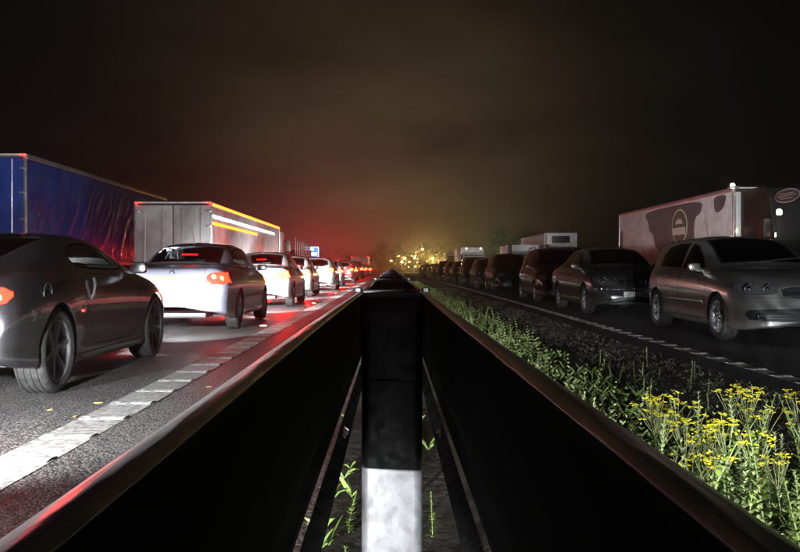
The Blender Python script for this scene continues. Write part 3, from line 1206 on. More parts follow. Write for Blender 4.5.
def rib_line(name, x0, x1, y0, y1, pitch, m, rows=None):
    """thick edge line: thermoplastic bed with raised transverse ribs, each rib a part"""
    line = sheet(name, x0, x1, y0, y1, .004, m)
    me = None
    k = 0
    y = math.ceil(max(y0, 1.2) / pitch) * pitch
    while y < min(y1, rows):
        if me is None:
            bm = bmesh.new()
            prof = [(-.075, .0), (-.055, .006), (-.02, .010), (.02, .010), (.055, .006), (.075, .0)]
            extrude_poly(bm, prof, -(x1 - x0) / 2 + .010, (x1 - x0) / 2 - .010, 'yz')
            me = bpy.data.meshes.new('rib')
            bm.to_mesh(me)
            bm.free()
            me.materials.append(m)
        o = bpy.data.objects.new('rib', me)
        COL.objects.link(o)
        o.parent = line
        o.location = ((x0 + x1) / 2, y + rs.uniform(-.02, .02), .0045)
        o.rotation_euler = (0, 0, rs.uniform(-.012, .012))
        y += pitch
        k += 1
    return line


rib_line('edge_line_left', -2.03, -1.72, -20, 420, .60, M_LINE, rows=60)
rib_line('edge_line_right', 3.42, 3.60, -20, 420, .50, M_LINE_W, rows=60)


def dashes(name, x, w, y0, y1, period, length, m):
    v, f = [], []
    y = y0
    while y < y1:
        a = len(v)
        v += [(x - w / 2, y, .004), (x + w / 2, y, .004), (x + w / 2, y + length, .004), (x - w / 2, y + length, .004)]
        f.append((a, a + 1, a + 2, a + 3))
        y += period
    return tag(pydata(name, v, f, m, smooth=False), kind='structure')


for nm, x in (('lane_line', -5.45), ('lane_line', -9.1), ('lane_line', 7.15), ('lane_line', 10.8)):
    dashes(nm, x, .12, -20, 400, 9, 3, M_LINE_W)
sheet('lane_line', -13.0, -12.8, -20, 420, .004, M_LINE_W)

# amber road studs and bits of litter on the tarmac
M_STUD = mat('stud housing', (.55, .5, .35), .5)
stud_proto = None
for k, (sxp, syp) in enumerate([(-2.16, 14.0), (-2.16, 23.0), (-2.16, 32.0), (-2.16, 41.0)]):
    if stud_proto is None:
        stud_proto = st = empty('road_stud', (sxp, syp, 0))
        boxo('housing', (0, 0, .012), (.12, .16, .022), M_STUD, st, .006)
        boxo('reflector', (0, -.083, .014), (.09, .008, .012), M_AMBER_GLOW, st, .001)  # reflector glows by itself in place of returned headlight
    else:
        st = copy_tree(stud_proto)
        st.location = (sxp, syp, 0)
    tag(st, 'small amber road stud beside the thick white line, ' + ['nearest to the saloon wheel', 'second ahead of the saloon', 'third ahead of the saloon', 'farthest one ahead'][k], 'road stud', 'amber studs along the edge line')
M_LEAF = mat('dry leaf', (.35, .24, .06), .7)
for k, (lx, ly, s) in enumerate([(-1.86 - .22, 5.45, .03), (-2.12, 6.0, .035), (-2.35, 5.7, .022), (-3.0, 5.35, .03), (-2.75, 5.2, .035), (-2.42, 5.0, .02), (-1.5, 6.8, .03)]):
    bm = bmesh.new()
    poly = [(s * .85 * math.cos(a) * (1 + .3 * rs.uniform(-1, 1)), s * .45 * math.sin(a)) for a in [i * math.pi / 4 for i in range(8)]]
    extrude_poly(bm, poly, 0, .004, 'xy')
    o = mesh_obj('fallen_leaf', bm, M_LEAF)
    o.location = (lx, ly, .005)
    o.rotation_euler = (rs.uniform(-.1, .1), rs.uniform(-.1, .1), rs.uniform(0, 6))
    tag(o, 'tiny dry yellow leaf on the tarmac beside the coupe', 'leaf', 'dry leaves on the tarmac')

# ================================================================ double-sided crash barrier
M_GALV = mat('galvanised steel', (.2, .2, .2), .5, .3)
add_noise(M_GALV, 7, (.035, .035, .035), (.085, .087, .09), detail=6, contrast=(.36, .58), bump=.12, bdist=.002, bscale=60)
nt, b = nodes_of(M_GALV)
vz = nt.nodes.new('ShaderNodeTexVoronoi')
vz.inputs['Scale'].default_value = 55
tz = nt.nodes.new('ShaderNodeTexCoord')
nt.links.new(tz.outputs['Object'], vz.inputs['Vector'])
sz = nt.nodes.new('ShaderNodeSeparateColor')
nt.links.new(vz.outputs['Color'], sz.inputs[0])
mz = nt.nodes.new('ShaderNodeMapRange')
mz.inputs['To Min'].default_value = .32
mz.inputs['To Max'].default_value = .62
nt.links.new(sz.outputs[0], mz.inputs[0])
nt.links.new(mz.outputs[0], b.inputs['Roughness'])
mulz = nt.nodes.new('ShaderNodeMix')
mulz.data_type = 'RGBA'
mulz.blend_type = 'MULTIPLY'
mulz.inputs[0].default_value = .22
old = b.inputs['Base Color'].links[0].from_socket
nt.links.new(old, mulz.inputs[6])
nt.links.new(sz.outputs[1], mulz.inputs[7])
nt.links.new(mulz.outputs[2], b.inputs['Base Color'])
M_BEAM = mat('weathered beam steel', (.30, .29, .275), .3, .95)
add_noise(M_BEAM, 5, (.45, .435, .42), (.80, .785, .77), detail=7, rough=(.20, .44), stretch=(3, .5, 3), bump=.5, bdist=.008, bscale=13)

M_INNER_SHADE = add_noise(mat('shaded inner steel', (.008, .008, .007), .9, spec=.1), 4, (.005, .005, .0045), (.012, .011, .010), detail=7)  # shade inside the beams put into the colour, nearly black

barrier = empty('crash_barrier', (0, 0, 0))
tag(barrier, 'double sided galvanised steel crash barrier running down the middle of the picture', 'crash barrier')
HT = CAM_H
# beam section (lateral, height), open towards the posts
SEC = [(.0745, HT - .0640), (.0775, HT - .0608), (.085, HT - .0612), (.100, HT - .0695), (.116, HT - .0830), (.130, HT - .104), (.137, HT - .128), (.138, HT - .30),
       (.141, HT - .33), (.176, HT - .36), (.176, HT - .43), (.168, HT - .470)]


def beam(sgn, y0, y1, parent):
    v, f = [], []
    th = .004
    ny = max(2, int((y1 - y0) / .6))
    sec = catmull(SEC, 3)
    n = len(sec)
    for j in range(ny + 1):
        y = y0 + (y1 - y0) * j / ny
        for p in sec:
            wob = .0012 * math.sin(y * 1.7 + p[1] * 9 + sgn)
            v.append((sgn * (p[0] + wob), y, p[1] + .0012 * math.sin(y * 2.3 + sgn)))
    for j in range(ny):
        for k in range(n - 1):
            a = j * n + k
            q = (a, a + 1, a + n + 1, a + n)
            f.append(q if sgn < 0 else q[::-1])
    o = pydata('beam', v, f, [M_INNER_SHADE, M_BEAM], parent)
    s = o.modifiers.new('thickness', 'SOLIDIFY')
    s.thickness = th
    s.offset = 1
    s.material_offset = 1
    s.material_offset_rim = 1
    return o


POST0, PITCH = 2.04, 2.10
edges = [-9.5, -3.0, 3.39, 9.7, 16.0, 28.6, 47.5, 80, 140, 260]
for sgn in (-1, 1):
    for a, b in zip(edges[:-1], edges[1:]):
        beam(sgn, a + .004, b - .004, barrier)
    # bolted splice plates where the beams join
    for e in edges[2:5]:
        bm = bmesh.new()
        bx(bm, (sgn * .141, e, HT - .22), (.010, .34, .13), .003)
        for dy in (-.12, -.04, .04, .12):
            for dz in (-.03, .03):
                bx(bm, (sgn * .148, e + dy, HT - .22 + dz), (.012, .022, .022), .004)
        mesh_obj('splice_plate', bm, M_GALV, barrier)


# post: galvanised channel with rounded corners and a folded head plate
def channel(w, d, r, n=4):
    pts = []
    for (cx, cy, a0) in ((-w / 2 + r, d - r, 90), (-w / 2 + r, r, 180), (w / 2 - r, r, 270), (w / 2 - r, d - r, 0)):
        if cy == r:
            for k in range(n + 1):
                a = R(a0 + 90 * k / n)
                pts.append((cx + r * math.cos(a), cy + r * math.sin(a)))
        else:
            pts.append((cx - (r if cx < 0 else -r), d))
    return pts


def make_post():
    p = empty('post', (0, POST0, 0), 0, barrier)
    pw, pd, rr = .138, .06, .016
    prof = channel(pw, pd, rr)
    bm = bmesh.new()
    zs = [-.3, .0, .2, .4, .55, .70, .80, HT - .066]
    rings = [[bm.verts.new((x, y, z)) for (x, y) in prof] for z in zs]
    for a, b in zip(rings[:-1], rings[1:]):
        for k in range(len(prof) - 1):
            bm.faces.new((a[k], a[k + 1], b[k + 1], b[k]))
    o = mesh_obj('upright', bm, M_GALV, p)
    s = o.modifiers.new('thickness', 'SOLIDIFY')
    s.thickness = .006
    s.offset = 1
    # upper plate, proud of the channel, with its lip
    bm = bmesh.new()
    prof2 = channel(pw + .003, pd, rr, 4)
    zs = [HT - .276, HT - .2735, HT - .12, HT - .0665]
    rings = [[bm.verts.new((x, y - .006, z)) for (x, y) in prof2] for z in zs]
    for a, b in zip(rings[:-1], rings[1:]):
        for k in range(len(prof2) - 1):
            bm.faces.new((a[k], a[k + 1], b[k + 1], b[k]))
    o = mesh_obj('bracket_plate', bm, M_GALV, p)
    s = o.modifiers.new('thickness', 'SOLIDIFY')
    s.thickness = .005
    s.offset = 1
    boxo('bracket_lip', (-.022, -.013, HT - .277), (.080, .006, .007), M_GALV, p, .002)
    # head plate across both beams, folded down at the front
    bm = bmesh.new()
    extrude_poly(bm, [(-.012, HT - .072), (-.012, HT - .058), (-.008, HT - .0545), (.055, HT - .0535), (.055, HT - .0565), (-.004, HT - .058), (-.006, HT - .072)], -.069, .069, 'yz')
    mesh_obj('head_plate', bm, M_GALV, p)
    for sgn in (1, -1):
        bm = bmesh.new()
        lathe(bm, [(0, .0001), (.0, .011), (.008, .011), (.010, .006), (.010, .0001)], 6, 'z')
        c = mesh_obj('bolt', bm, M_TRIM, p)
        c.location = (sgn * .084, .02, HT - .0585)
    return p


post0 = make_post()
for k in range(-2, 60):
    if k == 0:
        continue
    p = copy_tree(post0, barrier)
    p.location = (0, POST0 + PITCH * k, 0)
# slotted inner lips along the bottom of each beam
for sgn in (-1, 1):
    for k in range(-1, 4):
        y0 = POST0 + PITCH * k
        v, f = [], []
        L = PITCH - .004
        x0, z0, x1, z1 = .122, HT - .487, .150, HT - .462
        n = 14
        # strip with a slot: built as a frame of quads round an elongated hole
        ny, nw = 30, 8
        hole_c, hl, hw = L * .56, .034, .24
        for j in range(ny + 1):
            t = j / ny
            for i in range(nw + 1):
                s = i / nw
                v.append((sgn * (x0 + (x1 - x0) * s), y0 + L * t, z0 + (z1 - z0) * s))
        for j in range(ny):
            for i in range(nw):
                cy = L * (j + .5) / ny
                cs = (i + .5) / nw - .5
                if abs(cy - .36) < .06 and abs(cs) < hw and not (abs(cy - .36) > .04 and abs(cs) > .14):
                    continue
                a = j * (nw + 1) + i
                q = (a, a + 1, a + nw + 2, a + nw + 1)
                f.append(q if sgn > 0 else q[::-1])
        o = pydata('slotted_lip', v, f, M_GALV, barrier, smooth=False)
        s = o.modifiers.new('thickness', 'SOLIDIFY')
        s.thickness = .003
        s.offset = 0


# ================================================================ lorries
from mathutils import noise as mnoise
M_WHITEPANEL = add_noise(mat('white lorry panel', (.72, .70, .69), .4, coat=.2), 2.2, (.52, .50, .49), (.74, .72, .71), detail=7, rough=(.35, .55))
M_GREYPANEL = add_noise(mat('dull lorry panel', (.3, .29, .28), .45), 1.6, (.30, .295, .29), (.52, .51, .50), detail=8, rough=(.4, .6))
M_BLUEPVC = add_noise(mat('blue curtain', (.012, .045, .24), .30, coat=.25), 1.5, (.010, .035, .19), (.018, .06, .30), detail=6, rough=(.30, .44))
M_ALU = add_noise(mat('aluminium rail', (.6, .6, .62), .35, .8), 8, (.42, .42, .43), (.62, .62, .64))
M_CHASSIS = mat('chassis', (.015, .015, .016), .7)
M_CABDARK = add_noise(mat('dark green cab', (.012, .015, .013), .6, spec=.25), 3, (.008, .010, .009), (.016, .019, .017))
M_CABWHITE = paint('white cab', (.62, .61, .6), 0, .4, .2)
M_CABBLUE = paint('blue cab', (.02, .05, .2), .2, .4, .2)
M_COW = add_noise(mat('grey print', (.09, .10, .105), .5), 3, (.07, .082, .085), (.12, .135, .14), detail=5)
M_BADGEG = mat('green print', (.06, .12, .05), .5)
M_BADGEC = mat('cream print', (.55, .52, .42), .5)
TRUCKWHEEL = dict(name='lorry', R=.50, rim=.30, tw=.34, spokes=10, spw=.10, rim_mat=M_ALU)


def lorry_axle(root, x, y, R_=.5):
    for s in (1, -1):
        make_wheel(root, (s * x, y, R_), TRUCKWHEEL, s > 0)


def curtain_side(parent, sgn, x, L, z0, z1, m, wr=.042, seed=0.0):
    ny, nz = 210, 44
    v, f = [], []
    for j in range(nz + 1):
        t = j / nz
        for i in range(ny + 1):
            y = L * i / ny
            z = z0 + (z1 - z0) * t
            # diagonal folds hanging from the top rail, stronger low down
            u = (y * 1.0 + (z1 - z) * .75)
            fold = .8 * abs(mnoise.noise(Vector((u * 1.9 + .8 * mnoise.noise(Vector((y * .7, z, seed))), z * .5 + seed, seed)))) + .7 * abs(mnoise.noise(Vector((u * 4.5, z * 1.6, seed + 3)))) * max(0, mnoise.noise(Vector((y * .5, z * .5, seed + 20))) + .5)
            crump = mnoise.noise(Vector((y * 2.2, z * 2.6, seed + 9))) + .8 * mnoise.noise(Vector((y * 6.0, z * 5.5, seed + 5))) * (1 - t)
            env = math.sin(math.pi * min(1, max(0, t * .93 + .035))) ** .6 * (1.0 - .55 * t)
            d = wr * env * (fold * 1.8 - .5 + .5 * crump)
            v.append((sgn * (x + d), y, z))
    for j in range(nz):
        for i in range(ny):
            a = j * (ny + 1) + i
            q = (a, a + 1, a + ny + 2, a + ny + 1)
            f.append(q if sgn > 0 else q[::-1])
    return pydata('curtain', v, f, m, parent)


def cab(parent, y0, W, H, m, sleeper=True, visor=None):
    """cab-over tractor cab, rear wall at y0, front at y0 + 2.2"""
    c = empty('cab', (0, y0, 0), 0, parent)
    prof = [(0, .75), (2.05, .62), (2.22, .80), (2.22, 1.55), (2.12, 1.75), (1.78, H - .35), (1.55, H - .06), (1.2, H), (0, H)]
    bm = bmesh.new()
    extrude_poly(bm, prof, -W / 2, W / 2)
    bmesh.ops.bevel(bm, geom=bm.edges[:], offset=.06, segments=3, affect='EDGES', profile=.6)
    mesh_obj('cab_shell', bm, m, c)
    # windscreen: sloped slab just proud of the front
    a, b = Vector((0, 2.135, 1.78)), Vector((0, 1.82, H - .45))
    mid, dv = (a + b) / 2, (b - a)
    ang = math.atan2(dv.z, dv.y)
    boxo('windscreen', mid + Vector((0, .012, .004)), (W - .22, dv.length, .02), M_TRIM, c, .006, Matrix.Rotation(ang, 4, 'X'))
    for s in (1, -1):
        bm = bmesh.new()
        extrude_poly(bm, [(1.1, 1.72), (1.98, 1.72), (1.72, 2.42), (1.1, 2.42)], s * (W / 2 - .004), s * (W / 2 + .008))
        mesh_obj('cab_window', bm, M_TRIM, c)
        boxo('door_mirror', (s * (W / 2 + .18), 2.05, 2.15), (.24, .09, .55), M_TRIM, c, .03)
        boxo('mirror_arm', (s * (W / 2 + .06), 2.02, 2.30), (.20, .03, .03), M_TRIM, c)
        boxo('headlamp', (s * (W / 2 - .32), 2.235, .92), (.38, .04, .20), M_LENS, c, .012)
        boxo('cab_step', (s * (W / 2 - .1), 1.5, .45), (.2, .6, .5), M_CHASSIS, c, .03)
    for k in range(4):
        boxo('grille_bar', (0, 2.228, 1.12 + .1 * k), (W - .7, .03, .05), M_TRIM, c, .008)
    boxo('front_bumper', (0, 2.18, .52), (W - .02, .24, .36), m, c, .05)
    boxo('sun_visor', (0, 1.80, H - .30), (W - .2, .32, .05), M_TRIM, c, .015, Matrix.Rotation(R(-20), 4, 'X'))
    lorry_axle(parent, W / 2 - .20, y0 + 1.35)
    return c


def box_lorry(name, L, W, H, floor, side, rear_lit=True, cab_m=None, cab_h=3.2, curtain=False, gap=.55, lamp_str=None, rear_mat=None):
    root = empty(name)
    hw = W / 2
    top = H - .06
    if curtain:
        for s in (1, -1):
            curtain_side(root, s, hw - .012, L - .1, floor + .02, top - .10, side, seed=s * 2.3)
        boxo('front_wall', (0, L - .05, (floor + H) / 2), (W - .06, .08, H - floor - .1), M_WHITEPANEL, root, .01)
        nst = 22
        for s in (1,):
            for k in range(nst):
                y = .35 + (L - .7) * k / (nst - 1)
                boxo('buckle_strap', (s * (hw + .012), y, floor - .05), (.008, .045, .26), M_TRIM, root)
    else:
        for s in (1, -1):
            sp = boxo('side_panel', (s * (hw - .025), L / 2, (floor + top) / 2), (.05, L - .02, top - floor), side, root, .008)
        boxo('front_wall', (0, L - .03, (floor + H) / 2), (W - .11, .05, H - floor - .1), side, root, .008)
    # roof and frame rails
    boxo('roof', (0, L / 2, H - .03), (W - .02, L - .02, .05), M_WHITEPANEL, root, .012)
    for s in (1, -1):
        boxo('top_rail', (s * (hw + .004), L / 2, top - .02), (.05, L, .13), M_ALU, root, .012)
        boxo('bottom_rail', (s * (hw + .002), L / 2, floor - .02), (.06, L, .12), M_ALU, root, .01)
        boxo('corner_post', (s * (hw - .03), .02, (floor + top) / 2), (.09, .08, top - floor), M_ALU, root, .012)
        boxo('corner_post', (s * (hw - .03), L - .03, (floor + top) / 2), (.085, .085, top - floor), M_ALU, root, .012)
    # rear doors with lock rods and hinges
    for s in (1, -1):
        d = boxo('rear_door', (s * (hw / 2 - .02), .0, (floor + top) / 2), (hw - .07, .05, top - floor - .12), rear_mat or side, root, .01)
        for q in (.25, .72):
            bm = bmesh.new()
            tube(bm, [(s * hw * q, -.045, floor + .08), (s * hw * q, -.045, top - .1)], .016, 8)
            mesh_obj('lock_rod', bm, M_ALU, d)
        for z in (.15, .4, .65, .88):
            boxo('hinge', (s * (hw - .08), -.045, floor + (top - floor) * z), (.16, .03, .05), M_ALU, d, .006)
    boxo('rear_crossmember', (0, .0, floor - .02), (W, .10, .14), M_CHASSIS, root, .01)
    # chassis, running gear
    boxo('chassis_frame', (0, L / 2, floor - .25), (1.0, L - .3, .3), M_CHASSIS, root, .02)
    boxo('underrun_bar', (0, .05, .52), (W - .1, .1, .14), M_CHASSIS, root, .02)
    for s in (1, -1):
        boxo('bar_support', (s * .5, .1, .75), (.1, .12, .45), M_CHASSIS, root)
        boxo('side_guard', (s * (hw - .06), L * .5, .62), (.04, L * .34, .36), M_ALU, root, .01)
        boxo('mud_flap', (s * (hw - .22), .55, .55), (.38, .02, .5), M_TRIM, root)
        if rear_lit:
            boxo('tail_lamp', (s * (hw - .22), -.03, .80), (.36, .05, .14), M_TAIL_ON, root, .01)
            boxo('marker_lamp', (s * (hw - .08), -.05, top + .015), (.07, .04, .05), M_TAIL_ON, root, .01)
    n_ax = 3 if L > 11 else 1
    for k in range(n_ax):
        lorry_axle(root, hw - .19, 1.6 + 1.32 * k)
    if cab_m:
        if L > 11:
            boxo('tractor_frame', (0, L - .1, .8), (.9, 5.2, .25), M_CHASSIS, root, .02)
            lorry_axle(root, hw - .19, L - 1.3)
        else:
            boxo('tractor_frame', (0, L + .6, .75), (.9, 2.4, .22), M_CHASSIS, root, .02)
        cab(root, L + gap, W - .06, cab_h, cab_m)
    return root


def trail_strip(root, x, y0, y1, z, n, m, w=.05, nm='trail_strip'):
    """a row of glowing segments added along the body side as a light trail"""
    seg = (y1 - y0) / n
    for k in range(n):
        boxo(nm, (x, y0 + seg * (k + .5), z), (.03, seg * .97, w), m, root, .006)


# ---- blue curtain-sided trailer, inside lane on the left
blue = box_lorry('curtain_trailer', 13.6, 2.5, 4.0, 1.15, M_BLUEPVC, cab_m=M_CABBLUE, cab_h=3.3, curtain=True, rear_mat=M_BLUEPVC)
blue.location = (-10.86, 21.8, 0)
tag(blue, 'long blue curtain sided lorry at far left with red light on its wrinkled side', 'lorry')
for s, z in ((1, 3.0), (1, 2.2)):
    pass

# ---- pale box lorry with added amber and white strips standing in for light trails
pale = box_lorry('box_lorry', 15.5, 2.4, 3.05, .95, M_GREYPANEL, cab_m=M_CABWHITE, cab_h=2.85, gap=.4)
pale.location = (-6.80, 25.8, 0)
tag(pale, 'white box lorry with added amber and white strips as light trails', 'lorry')
trail_strip(pale, 1.222, .02, 15.3, 2.955, 16, M_AMBER_GLOW, .09)
trail_strip(pale, 1.212, .05, 13.6, 2.60, 14, M_TRAIL_WHITE, .08)
trail_strip(pale, 1.212, .05, 8.6, 2.38, 9, M_AMBER_GLOW, .09)
for (y, z) in ((1.5, 1.5), (4.5, 1.7), (7.5, 1.5), (10.5, 1.6)):
    boxo('added_red_lamp', (-1.225, y, z), (.05, .16, .06), M_ADDED_RED, pale, .01)  # unseen red lamps added to redden the blue curtain

# ---- lorry with cow-patch print, far lane on the right, facing us
cow = box_lorry('dairy_lorry', 13.6, 2.5, 3.62, 1.1, M_WHITEPANEL, rear_lit=False, cab_m=M_CABDARK, cab_h=3.45, gap=.7)
cow.location = (12.36, 40.6, 0)
cow.rotation_euler = (0, 0, math.pi)
tag(cow, 'articulated lorry with grey cow patches and an oval badge on its white trailer', 'lorry')


def blob(pts, x, m, nm, parent, it=3):
    bm = bmesh.new()
    extrude_poly(bm, chaikin(pts, it), x, x + .006)
    mesh_obj(nm, bm, m, parent, smooth=False)


for ch in cow.children:
    if ch.name.startswith('front_wall'):
        ch.material_slots[0].link = 'OBJECT'
        ch.material_slots[0].material = M_CHASSIS
xp = 1.2505
blob([(10.95, 3.44), (10.75, 2.95), (10.2, 2.85), (10.05, 2.4), (10.3, 1.3), (6.3, 1.3), (6.1, 1.75), (5.5, 1.9), (5.35, 2.4), (4.75, 2.55), (4.6, 3.0), (4.3, 3.1), (4.3, 3.44)], xp, M_COW, 'printed_patch', cow, 2)
blob([(11.9, 3.44), (12.0, 2.95), (12.3, 2.85), (12.8, 3.0), (13.1, 3.44)], xp, M_COW, 'printed_patch', cow, 2)
blob([(.15, 1.3), (.2, 2.7), (.6, 2.85), (.75, 2.4), (.55, 1.9), (.7, 1.4)], xp, M_COW, 'printed_patch', cow, 2)
oval = lambda k: [(8.55 + .86 * k * math.cos(a), 2.58 + .68 * k * math.sin(a)) for a in [q * math.pi / 14 for q in range(28)]]
blob(oval(1.0), xp + .008, M_BADGEC, 'oval_badge', cow, 0)
blob(oval(.9), xp + .016, M_BADGEG, 'badge_field', cow, 0)
blob(oval(.68), xp + .024, M_COW, 'badge_field', cow, 0)
blob([(8.55 + .40 * math.cos(a), 2.68 + .20 * math.sin(a)) for a in [k * math.pi / 12 for k in range(13)]], xp + .032, M_BADGEC, 'badge_dome', cow, 0)
blob([(7.85, 2.26), (9.25, 2.26), (9.25, 2.54), (7.85, 2.54)], xp + .032, M_BADGEC, 'badge_band', cow, 0)
blob([(7.85, 2.57), (9.25, 2.57), (9.25, 2.63), (7.85, 2.63)], xp + .032, M_BADGEG, 'badge_line', cow, 0)
# bright corner lamp bracket, second roof lamp, small markers and the oval sign on the cab side
boxo('lamp_bracket', (1.28, 13.70, 3.60), (.30, .30, .05), M_ALU, cow, .01)
boxo('air_deflector', (1.16, 13.72, 2.45), (.16, .14, 2.0), M_CABWHITE, cow, .03)


def lamp(parent, loc, r, m, nm='roof_lamp'):
    bm = bmesh.new()
    bmesh.ops.create_uvsphere(bm, u_segments=12, v_segments=8, radius=r)
    lathe(bm, [(-.02, r * .4), (-.06, r * 1.1), (-.10, r * .6), (-.10, .0001)], 12, 'z')
    o = mesh_obj(nm, bm, m, parent)
    o.location = loc
    return o


lamp(cow, (1.33, 13.72, 3.66), .075, M_WARM_ON)
lamp(cow, (1.28, 16.85, 2.60), .075, M_WARM_ON)
lamp(cow, (1.27, 13.9, 2.22), .02, M_WARM_ON, 'marker_lamp')
lamp(cow, (1.27, 16.6, 1.98), .02, M_WARM_ON, 'marker_lamp')
ov = [(17.2 + .75 * math.cos(a), 3.02 + .20 * math.sin(a)) for a in [k * math.pi / 14 for k in range(28)]]
M_SIGNG = mat('grey sign print', (.30, .31, .30), .5)
M_SIGND = mat('dark sign', (.03, .035, .03), .5)
blob(ov, 1.221, M_SIGNG, 'oval_sign', cow, 0)
blob(inset(ov, .03), 1.229, M_SIGND, 'oval_sign_field', cow, 0)
for dz, hl in ((.06, .42), (0, .55), (-.07, .36)):
    blob([(17.2 - hl, 3.01 + dz), (17.2 + hl, 3.01 + dz), (17.2 + hl, 3.035 + dz), (17.2 - hl, 3.035 + dz)], 1.236, M_SIGNG, 'oval_sign_line', cow, 0)

# ---- white box lorry behind the dark people carrier
lut = box_lorry('white_box_lorry', 11.0, 2.35, 3.55, 1.0, M_WHITEPANEL, rear_lit=False, cab_m=M_CABDARK, cab_h=2.45, gap=-.1)
lut.location = (12.3, 71.5, 0)
lut.rotation_euler = (0, 0, math.pi)
tag(lut, 'white box lorry with dark cab behind the dark people carrier', 'lorry')
boxo('roof_pod', (0, 11.25, 3.0), (2.2, .5, .95), M_WHITEPANEL, lut, .05)
boxo('roof_pod_window', (.1, 11.515, 3.05), (1.3, .03, .5), M_TRIM, lut, .01)
lamp(lut, (1.2, 11.8, 2.35), .11, M_WARM_ON)


# ---- more distant right-hand lorries and vans
def far_lorry(name, label, loc, W, H, L, cm, lamps, white_top=True, facing=True):
    o = box_lorry(name, L, W, H, 1.0, M_WHITEPANEL, rear_lit=not facing, cab_m=cm, cab_h=H - .6, gap=.3)
    o.location = loc
    if facing:
        o.rotation_euler = (0, 0, math.pi)
    for (x, z) in lamps:
        lamp(o, (x, L + (1.5 if facing else -.1), z), .07, M_WARM_ON)
    return tag(o, label, 'lorry')


far_lorry('box_lorry', 'white lorry with two bright roof lamps in the far right queue', (8.6, 98, 0), 2.4, 3.2, 9, M_CABWHITE, [(-.75, 3.05), (.75, 3.05), (.75, 2.5)])
far_lorry('box_lorry', 'small white box lorry farthest along the right hand queue', (10.5, 150, 0), 2.4, 3.6, 9, M_CABDARK, [])
far_lorry('box_lorry', 'white lorry with red roof lamps far ahead on the left', (-4.6, 118, 0), 2.4, 2.6, 8, M_CABWHITE, [], facing=False)
farred = far_lorry('box_lorry', 'dark lorry with two red roof lamps far ahead on the left', (-7.4, 132, 0), 2.4, 2.3, 7, M_CABWHITE, [], facing=False)

# ---- dark open car transporter beside the blue sign
tr = empty('car_transporter', (-11.2, 86, 0))
tag(tr, 'dark open framed car transporter behind the white box lorry', 'lorry')
bm = bmesh.new()
for s in (-1, 1):
    for y in np.linspace(0, 15, 9):
        tube(bm, [(s * 1.2, y, 1.0), (s * 1.2, y, 4.1)], .05, 6)
    for z in (1.0, 2.4, 4.1):
        tube(bm, [(s * 1.2, 0, z), (s * 1.2, 15, z + .0)], .06, 6)
    for k in range(8):
        tube(bm, [(s * 1.2, k * 1.875, 2.4), (s * 1.2, k * 1.875 + 1.875, 4.1)], .04, 6)
mesh_obj('frame', bm, M_ALU, tr)
boxo('upper_deck', (0, 7.5, 2.4), (2.3, 15, .1), M_CHASSIS, tr, .02)
boxo('lower_deck', (0, 7.5, 1.0), (2.3, 15, .12), M_CHASSIS, tr, .02)
for s in (1, -1):
    boxo('tail_lamp', (s * 1.0, -.06, .9), (.3, .05, .14), M_TAIL_ON, tr, .01)
for y in (2.0, 3.3, 12.5):
    lorry_axle(tr, 1.05, y)
cab(tr, 15.3, 2.4, 3.2, M_CABDARK)

# ================================================================ cars in the queues
P_GRAPH = paint('graphite paint', (.15, .15, .165), .95, .25, .05)
P_SILVERBLUE = paint('silver blue paint', (.34, .35, .44), .6, .28, .08)
P_SILVER = paint('silver grey paint', (.52, .515, .505), .9, .27, .08)
P_DARKGREY = paint('dark grey paint', (.085, .082, .082), .6, .32, .2)
P_BLACK = paint('black paint', (.018, .018, .02), .3, .28, .15)
P_MAROON = paint('dark red paint', (.07, .014, .014), .4, .32, .2)
P_WHITE = paint('white paint', (.68, .68, .68), 0, .38, .12)
PAINTS = [P_GRAPH, P_SILVERBLUE, P_SILVER, P_DARKGREY, P_BLACK, P_MAROON, P_WHITE]


def repaint(root, pm, swaps=()):
    """give a copied car its own paint and lamp state"""
    def walk(o):
        for ms in o.material_slots:
            m = ms.material
            new = None
            if m in PAINTS:
                new = pm
            for a, b in swaps:
                if m == a:
                    new = b
            if new and new != m:
                ms.link = 'OBJECT'
                ms.material = new
        for c in o.children:
            walk(c)
    walk(root)


def head_beams(c, watts, size, aim, pitch=85.5):
    for s in (1, -1):
        ld = bpy.data.lights.new('headlamp_beam', 'SPOT')
        ld.energy = watts
        ld.spot_size = R(size)
        ld.spot_blend = .8
        ld.shadow_soft_size = .05
        ld.color = (.95, .97, 1.0)
        lo = bpy.data.objects.new('headlamp_beam', ld)
        COL.objects.link(lo)
        lo.parent = c
        lo.location = (s * .62, 3.50, .69)
        lo.rotation_euler = (R(pitch), 0, R(aim))


coupe = make_car(COUPE, P_GRAPH, tail=M_TAIL_ON, head=M_HEAD_ON, spots=SPOT_COUPE)
coupe.location = (-3.50, 6.52, 0)
tag(coupe, 'dark grey two door sports coupe cropped by the left edge', 'car')

sal = make_car(saloon('saloon_car'), P_SILVERBLUE, tail=M_TAIL_ON, head=M_HEAD_ON, spots=SPOT_SALOON)
sal.location = (-3.30, 13.45, 0)
tag(sal, 'silver blue saloon with yellow plate and glaring lit boot ahead of the coupe', 'car')
for ch in sal.children:
    if ch.name.startswith('tail_lamp'):
        pass

golf = make_car(hatch('hatchback_car'), P_SILVER)
golf.location = (5.30, 13.95, 0)
golf.rotation_euler = (0, 0, math.pi)
tag(golf, 'silver grey hatchback with multi spoke wheels nearest on the right', 'car')


